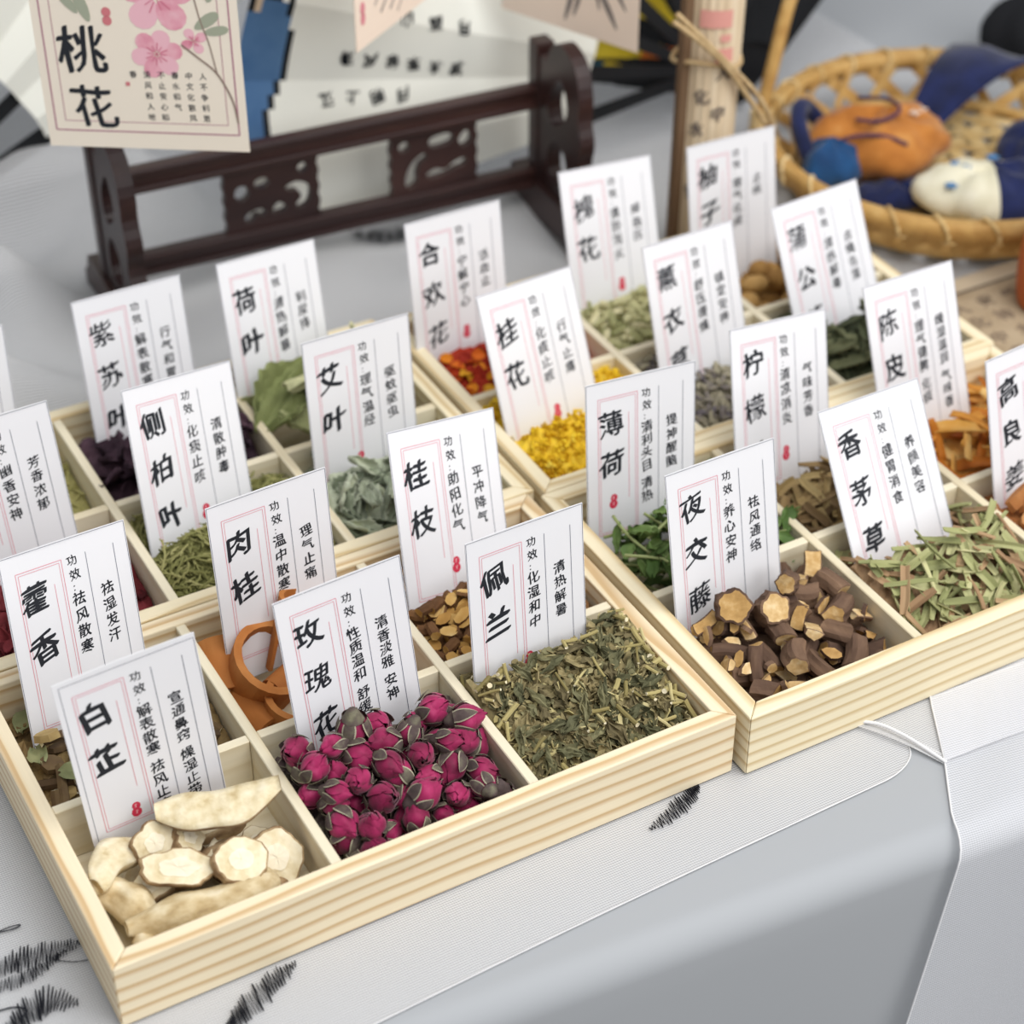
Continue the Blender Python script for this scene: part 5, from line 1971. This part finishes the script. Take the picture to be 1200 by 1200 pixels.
# ------------------------------------------------------------------ rolled slip scroll with raffia tie
M_SLIP = vary('aged_slip_paper', [(0.0, '#cbb596'), (0.5, '#dcc8aa'), (1.0, '#e8d9c0')], 60, 0.8, 0, stretch=(3, 3, .3))
M_SLIPD = flat('dark_slip_edge', '#6e5640', .8)
M_RAF = vary('raffia', [(0.0, '#a4875f'), (1.0, '#cdb48a')], 200, 0.8, 0, stretch=(1, 1, 1))
roll = empty('rolled_scroll', T(.4925, .3655, 0) @ RY(math.radians(1.0)))
tag(roll, 'upright rolled tan scroll with lettering and a pink stamp behind the rear tray', 'scroll')
mb = MB()
n = 22
ring = []
for q in range(n * 2):
    a = math.pi * q / n
    r = .0170 if q % 2 == 0 else .0164
    ring.append((r * math.cos(a), r * math.sin(a)))
mb.add([(x, y, z) for z in (0, .11, .23) for x, y in ring], [(k * 2 * n + i, k * 2 * n + (i + 1) % (2 * n), (k + 1) * 2 * n + (i + 1) % (2 * n), (k + 1) * 2 * n + i) for k in range(2) for i in range(2 * n)])
mb.add([(x, y, .23) for x, y in ring], [tuple(range(2 * n))])
mb.obj('slip_roll', M_SLIP, roll)
mb = MB()
mb.add(*box(-.0222, -.0168, -.006, -.001, 0, .23))
mb.obj('outer_slip', M_SLIPD, roll)
mb = MB()


def on_roll(p, R=.0174):
    a = p[0] / R - math.pi / 2 - .55
    return ((R + p[2]) * math.cos(a), (R + p[2]) * math.sin(a), p[1])


for (u, z, ch) in ((-.006, .050, '安'), (-.006, .070, '神'), (-.006, .088, '水'), (.006, .054, '气'), (.006, .074, '心'), (.007, .122, '人'), (-.004, .108, '化'), (.006, .098, '中')):
    write(mb, ch, u, z, .009, .04, .1, .0002, .05, fn=on_roll)
mb.obj('lettering', flat('faded_ink', '#6d625c', .8), roll)
mb = MB()
for (u0, z0, w, h) in ((-.008, .148, .018, .010), (.002, .128, .010, .008), (.004, .140, .006, .004)):
    v, f = sheet(8, 3, lambda s, t: on_roll((u0 + s * w, z0 + t * h, .0003)))
    mb.add(v, f)
mb.obj('pink_stamp', flat('faded_pink_stamp', '#d99a90', .8), roll)
raf = empty('raffia_tie', T(.4925, .3655, 0))
tag(raf, 'raffia tie wound round the tan scroll, its two loose ends slanting down to the right', 'tie')
mb = MB()
mb.add(*tube([(.0190 * math.cos(2 * math.pi * k / 24), .0190 * math.sin(2 * math.pi * k / 24), .126 + .003 * math.sin(4 * math.pi * k / 24)) for k in range(25)], .0013, 6))
mb.obj('winding', M_RAF, raf, True)
for dz, dx in ((0, 0), (.004, .006)):
    mb = MB()
    pts = smooth_open([(-.036 + dx * .3, -.0195, .160 + dz), (-.020, -.0215, .146 + dz * .8), (-.002 + dx * .4, -.0215, .128), (.016 + dx, -.021, .104), (.030 + dx, -.020, .084 - dz)], 6)
    mb.add(*tube(pts, [.0017] * len(pts), 6))
    mb.obj('loose_end', M_RAF, raf, True)

# ------------------------------------------------------------------ woven bamboo basket and cloth sachets
M_BAM = vary('pale_bamboo', [(0.0, '#b08c58'), (0.45, '#d0b27a'), (0.8, '#e2ca9a'), (1.0, '#eee0ba')], 80, 0.6, 0.3, stretch=(1, 1, 1))
M_BAM2 = vary('golden_bamboo', [(0.0, '#a67b42'), (0.5, '#c79f60'), (1.0, '#dcbc80')], 80, 0.6, 0.3)
BC = (.673, .356)
bas = empty('woven_basket', T(BC[0], BC[1], 0.0045))
tag(bas, 'round woven bamboo basket holding cloth sachets at upper right', 'basket')
R0, R1, RH = .094, .114, .028


def strap(mb, pts, w, t=.0006, up=(0, 0, 1)):
    k = len(pts)
    v = []
    for i in range(k):
        p = Vector(pts[i])
        d = (Vector(pts[min(i + 1, k - 1)]) - Vector(pts[max(i - 1, 0)])).normalized()
        s = d.cross(Vector(up)).normalized()
        nrm = s.cross(d).normalized()
        for a, b in ((-1, -1), (1, -1), (1, 1), (-1, 1)):
            v.append(p + s * a * w / 2 + nrm * b * t / 2)
    f = [(i * 4 + q, i * 4 + (q + 1) % 4, i * 4 + 4 + (q + 1) % 4, i * 4 + 4 + q) for i in range(k - 1) for q in range(4)]
    f += [(3, 2, 1, 0), tuple((k - 1) * 4 + q for q in range(4))]
    mb.add(v, f)


# open hexagonal weave of the base, three directions of straps
for d in range(3):
    a = math.radians(20 + 60 * d)
    c, s = math.cos(a), math.sin(a)
    for k in range(-4, 5):
        o = k * .0205
        if abs(o) > R0 - .004:
            continue
        half = math.sqrt(R0 ** 2 - o ** 2)
        mb = MB()
        pts = []
        for i in range(17):
            t = -half + 2 * half * i / 16
            pts.append((t * c - o * s, t * s + o * c, .0020 + .0007 * d + .0006 * math.sin(t / .0205 * math.pi * 2 + d * 2)))
        strap(mb, pts, .0085)
        mb.obj('base_strap', M_BAM, bas)
# wall: slanted straps crossing each other between base and rim
for sgn in (1, -1):
    mb = MB()
    for k in range(22):
        a = 2 * math.pi * k / 22 + (.07 if sgn < 0 else 0)
        pts = []
        for i in range(6):
            t = i / 5
            aa = a + sgn * .30 * t
            r = R0 + (R1 - R0) * t + .0008 * sgn
            pts.append((r * math.cos(aa), r * math.sin(aa), .002 + RH * t))
        strap(mb, pts, .0075, .0007, up=(math.cos(a), math.sin(a), .0))
    mb.obj('wall_weave', M_BAM2, bas)
for (r, z, w, rr_) in ((R1 + .0022, RH + .001, .012, 1), (R1 - .0022, RH + .001, .011, 0), (R0 + .003, .006, .008, 1)):
    mb = MB()
    pts = [(r * math.cos(2 * math.pi * k / 72), r * math.sin(2 * math.pi * k / 72), z) for k in range(73)]
    k_ = 72
    v = []
    for i in range(72):
        a = 2 * math.pi * i / 72
        for (dr, dz) in ((-.0013, -w / 2), (.0013, -w / 2), (.0016, 0), (.0013, w / 2), (-.0013, w / 2), (-.0016, 0)):
            v.append(((r + dr) * math.cos(a), (r + dr) * math.sin(a), z + dz))
    mb.add(v, [(i * 6 + q, ((i + 1) % 72) * 6 + q, ((i + 1) % 72) * 6 + (q + 1) % 6, i * 6 + (q + 1) % 6) for i in range(72) for q in range(6)])
    mb.obj('rim_band' if z > .01 else 'base_ring', M_BAM2, bas, True)
for k in range(26):
    a = 2 * math.pi * k / 26 + .1
    mb = MB()
    pts = []
    for i in range(13):
        b = 2 * math.pi * i / 12
        aa = a + .045 * math.cos(b + .6) * 1.0
        r = R1 + .0052 * math.cos(b)
        pts.append((r * math.cos(aa), r * math.sin(aa), RH + .001 + .0078 * math.sin(b)))
    mb.add(*tube(pts, .0012, 5))
    mb.obj('rim_binding', M_BAM, bas, True)
# bent handle fixed at the left rim
mb = MB()
hp = smooth_open([(-.086, .068, .004), (-.098, .066, .022), (-.0955, .067, .045), (-.088, .068, .080), (-.078, .070, .115), (-.062, .066, .165), (-.030, .040, .205), (.004, .010, .217)], 6)
mb.add(*tube(hp, [.0042] * len(hp), 8))
mb.obj('handle', M_BAM2, bas, True)
mb = MB()
for k in range(4):
    z = .030 + .004 * k
    mb.add(*tube([(-.0965 + .0055 * math.cos(2 * math.pi * q / 12), .067 + .0055 * math.sin(2 * math.pi * q / 12), z + .001 * math.sin(q)) for q in range(13)], .0019, 5))
mb.obj('handle_binding', M_BAM, bas, True)


def sachet(loc, rx, ry, rz, yaw, mat, label, neck=0.35, seed=0, second=None, pinch=0.35):
    rgx = np.random.default_rng(seed)
    ph = rgx.uniform(0, 6.28, 4)

    def fn(a, b):
        k = 1 + .07 * math.sin(3 * a + ph[0]) + .05 * math.sin(5 * a + 2 * b + ph[1]) + .03 * math.sin(9 * a + ph[2] + 3 * b)
        # gathered mouth on the +x side
        g = max(0.0, math.cos(a)) ** 6
        return k * (1 + neck * g * .4)
    v, f = ellipsoid(rx, ry, rz, 40, 17, fn)
    v2 = []
    for (x, y, z) in v:
        if x > rx * .7:
            q = (x - rx * .7) / (rx * .5)
            y *= 1 - pinch * min(1, q)
        if z < 0:
            z *= .8
        v2.append((x, y, z + .0012 * math.sin(x * 400 + ph[3]) * (1 if z > 0 else 0)))
    mb = MB()
    mb.add(v2, f)
    mats = [mat]
    if second:
        mats.append(second[0])
        mb.m = [1 if second[1](sum(v2[q][0] for q in fc) / len(fc) / rx, sum(v2[q][1] for q in fc) / len(fc) / ry) else 0 for fc in f]
    o = mb.obj('cloth_sachet', mats, None, True, T(*loc) @ RZ(yaw))
    tag(o, label, 'sachet', 'cloth sachets in the basket')
    return o


M_SO = vary('orange_cotton', [(0, '#9c5e24'), (.6, '#b87634'), (1, '#c58c4c')], 70, .85, 0, sheen=.2)
M_SB = vary('blue_cotton', [(0, '#123259'), (1, '#1d4f80')], 70, .85, 0, sheen=.2)
M_SN = vary('navy_cotton', [(0, '#0d1536'), (1, '#1c2757')], 70, .85, 0, sheen=.2)
M_SC = vary('cream_cotton', [(0, '#d3cdb2'), (.6, '#e0dbc4'), (1, '#e9e5d2')], 70, .85, 0, sheen=.2)
M_CORD = flat('purple_cord', '#4a3150', .8)
so = sachet((.640, .384, .0265), .0430, .0330, .0215, math.radians(160), M_SO, 'orange cloth sachet with a purple cord in the basket', seed=1)
mb = MB()
for pts in ([(.010, -.018, .0165), (-.004, -.005, .0205), (-.006, .008, .0200), (.008, .014, .0180), (.020, .008, .0170)], [(.030, .016, .010), (.020, .019, .0130), (.006, .022, .0130), (-.006, .0255, .0090)]):
    mb = MB()
    q = smooth_open([(x * 1.05, y * 1.12, z * 1.17 + .0022) for x, y, z in pts], 6)
    mb.add(*tube(q, .0012, 6))
    mb.obj('cord', M_CORD, so, True)
mb = MB()
for (x, y, z) in ((-.018, .004, .0212), (.012, -.004, .0222), (-.026, -.006, .0180)):
    for k in range(4):
        a = k * math.pi / 2
        mb.add(*xf(ellipsoid(.0022, .0014, .0005, 8, 4), T(x + .002 * math.cos(a), y + .002 * math.sin(a), z) @ RZ(a)))
mb.obj('printed_flower', flat('pale_print', '#d9c3b2', .85), so)
sachet((.6010, .3810, .0225), .0205, .0185, .0165, math.radians(200), M_SB, 'blue cloth sachet at the left side of the basket', seed=2)
sachet((.6250, .3440, .0130), .0300, .0130, .0085, math.radians(-20), M_SN, 'navy cloth sachet lying flat under the front of the orange one', seed=3)
sc_o = sachet((.6620, .3080, .0220), .0440, .0290, .0180, math.radians(-28), M_SC, 'cream and navy cloth sachet with blue flowers at the basket front', seed=4,
              second=(M_SN, lambda x, y: x > .02 and y < .5), neck=0.0, pinch=0.1)
mb = MB()
for (x, y, z) in ((-.020, .006, .0168), (-.014, .003, .0175), (.004, .016, .0155), (-.026, -.012, .0120)):
    for k in range(5):
        a = k * 2 * math.pi / 5
        mb.add(*xf(ellipsoid(.0022, .0014, .0008, 8, 4), T(x + .0022 * math.cos(a), y + .0022 * math.sin(a), z) @ RZ(a)))
mb.obj('printed_flower', flat('blue_print', '#4f7fae', .85), sc_o)
sachet((.7250, .3400, .0200), .0300, .0220, .0150, math.radians(30), M_SN, 'navy cloth sachet behind the cream one in the basket', seed=6)
# navy strips of cloth draped over the rim
mb = MB()
mb.add(*sheet(16, 6, lambda s, t: (.662 + .085 * s + .022 * t * s + .01 * t, .395 + .055 * s - .042 * t * (s ** .8) - .006 * t,
                                   .010 + .036 * math.sin(min(1, s * 1.05) * math.pi * .62) + .002 * math.sin(8 * t + 5 * s))))
thick(mb, .0012)
o = mb.obj('navy_cloth_strip', M_SN, None, True)
tag(o, 'navy cloth strip draped over the back rim of the basket', 'cloth strip')
mb = MB()
pts = smooth_open([(.588, .372, .018), (.586, .386, .032), (.590, .402, .042), (.600, .416, .046), (.612, .424, .040), (.622, .420, .028)], 6)
mb.add(*tube(pts, [.0052] * len(pts), 8))
o = mb.obj('twisted_navy_cord', M_SN, None, True)
tag(o, 'thick navy cord looped along the left inner side of the basket', 'cord')
mb = MB()
pts = smooth_open([(.604, .404, .020), (.612, .413, .026), (.624, .415, .028), (.636, .409, .024)], 6)
mb.add(*tube(pts, [.0058] * len(pts), 8))
o = mb.obj('straw_tassel', M_BAM, None, True)
tag(o, 'pale straw tassel bent behind the orange sachet', 'tassel')

# ------------------------------------------------------------------ printed booklet, clay bottle, black bundle
M_KRAFT = vary('kraft_paper', [(0.0, '#8f7c62'), (0.5, '#a8967c'), (1.0, '#b9a88e')], 40, .85, 0)
M_KRAFT2 = vary('pale_kraft', [(0.0, '#b7a68d'), (1.0, '#cbbca4')], 40, .85, 0)
bk = empty('printed_booklet', T(.553, .10, 0.0006))
tag(bk, 'flat tan booklet with faded print between the basket and the right trays', 'booklet')
mb = MB()
mb.add(*box(0, .22, 0, .1490, 0, .0028))
mb.obj('cover', M_KRAFT, bk)
mb = MB()
mb.add(*box(0, .22, .1500, .163, 0, .0030))
mb.obj('spine', M_KRAFT2, bk)
mb = MB()
mb.add(*box(0, .22, .1486, .1504, .0004, .0031))
mb.obj('binding_groove', flat('dark_groove', '#5a5046', .85), bk)
mb = MB()
for i in range(7):
    for k in range(8):
        write(mb, '水气心人化中安神'[(i * 3 + k) % 8], .014 + .018 * i, .136 - .0165 * k, .011, .05, .05, .0029, .06)
mb.obj('print', flat('faded_print', '#7d6d5c', .85), bk)

mb = MB()
prof = [(.0, .0), (.0150, .0), (.0185, .004), (.0205, .016), (.0210, .030), (.0195, .046), (.0165, .060), (.0135, .070), (.0120, .078), (.0130, .090), (.0120, .102), (.0090, .110), (0, .112)]
pr2 = smooth_open(prof, 4)
n = 28
mb.add([(r * math.cos(2 * math.pi * q / n), r * math.sin(2 * math.pi * q / n), z) for r, z in pr2 for q in range(n)],
       [(i * n + q, i * n + (q + 1) % n, (i + 1) * n + (q + 1) % n, (i + 1) * n + q) for i in range(len(pr2) - 1) for q in range(n)])
o = mb.obj('clay_bottle', vary('orange_clay', [(0, '#a8532a'), (1, '#bf6a3a')], 40, .5, 0), None, True, T(.6315, .2152, .0036))
tag(o, 'orange-brown clay bottle cut off by the right edge, on the booklet', 'bottle')
mb = MB()
v, f = ellipsoid(.040, .028, .026, 30, 15, lambda a, b: 1 + .08 * math.sin(3 * a + 1) + .06 * math.sin(5 * a + 3 * b))
mb.add(v, f)
o = mb.obj('black_cloth_bundle', flat('black_cotton', '#17181c', .9), None, True, T(.845, .476, .018))
tag(o, 'black cloth bundle on the table beyond the basket at the top right', 'bundle')
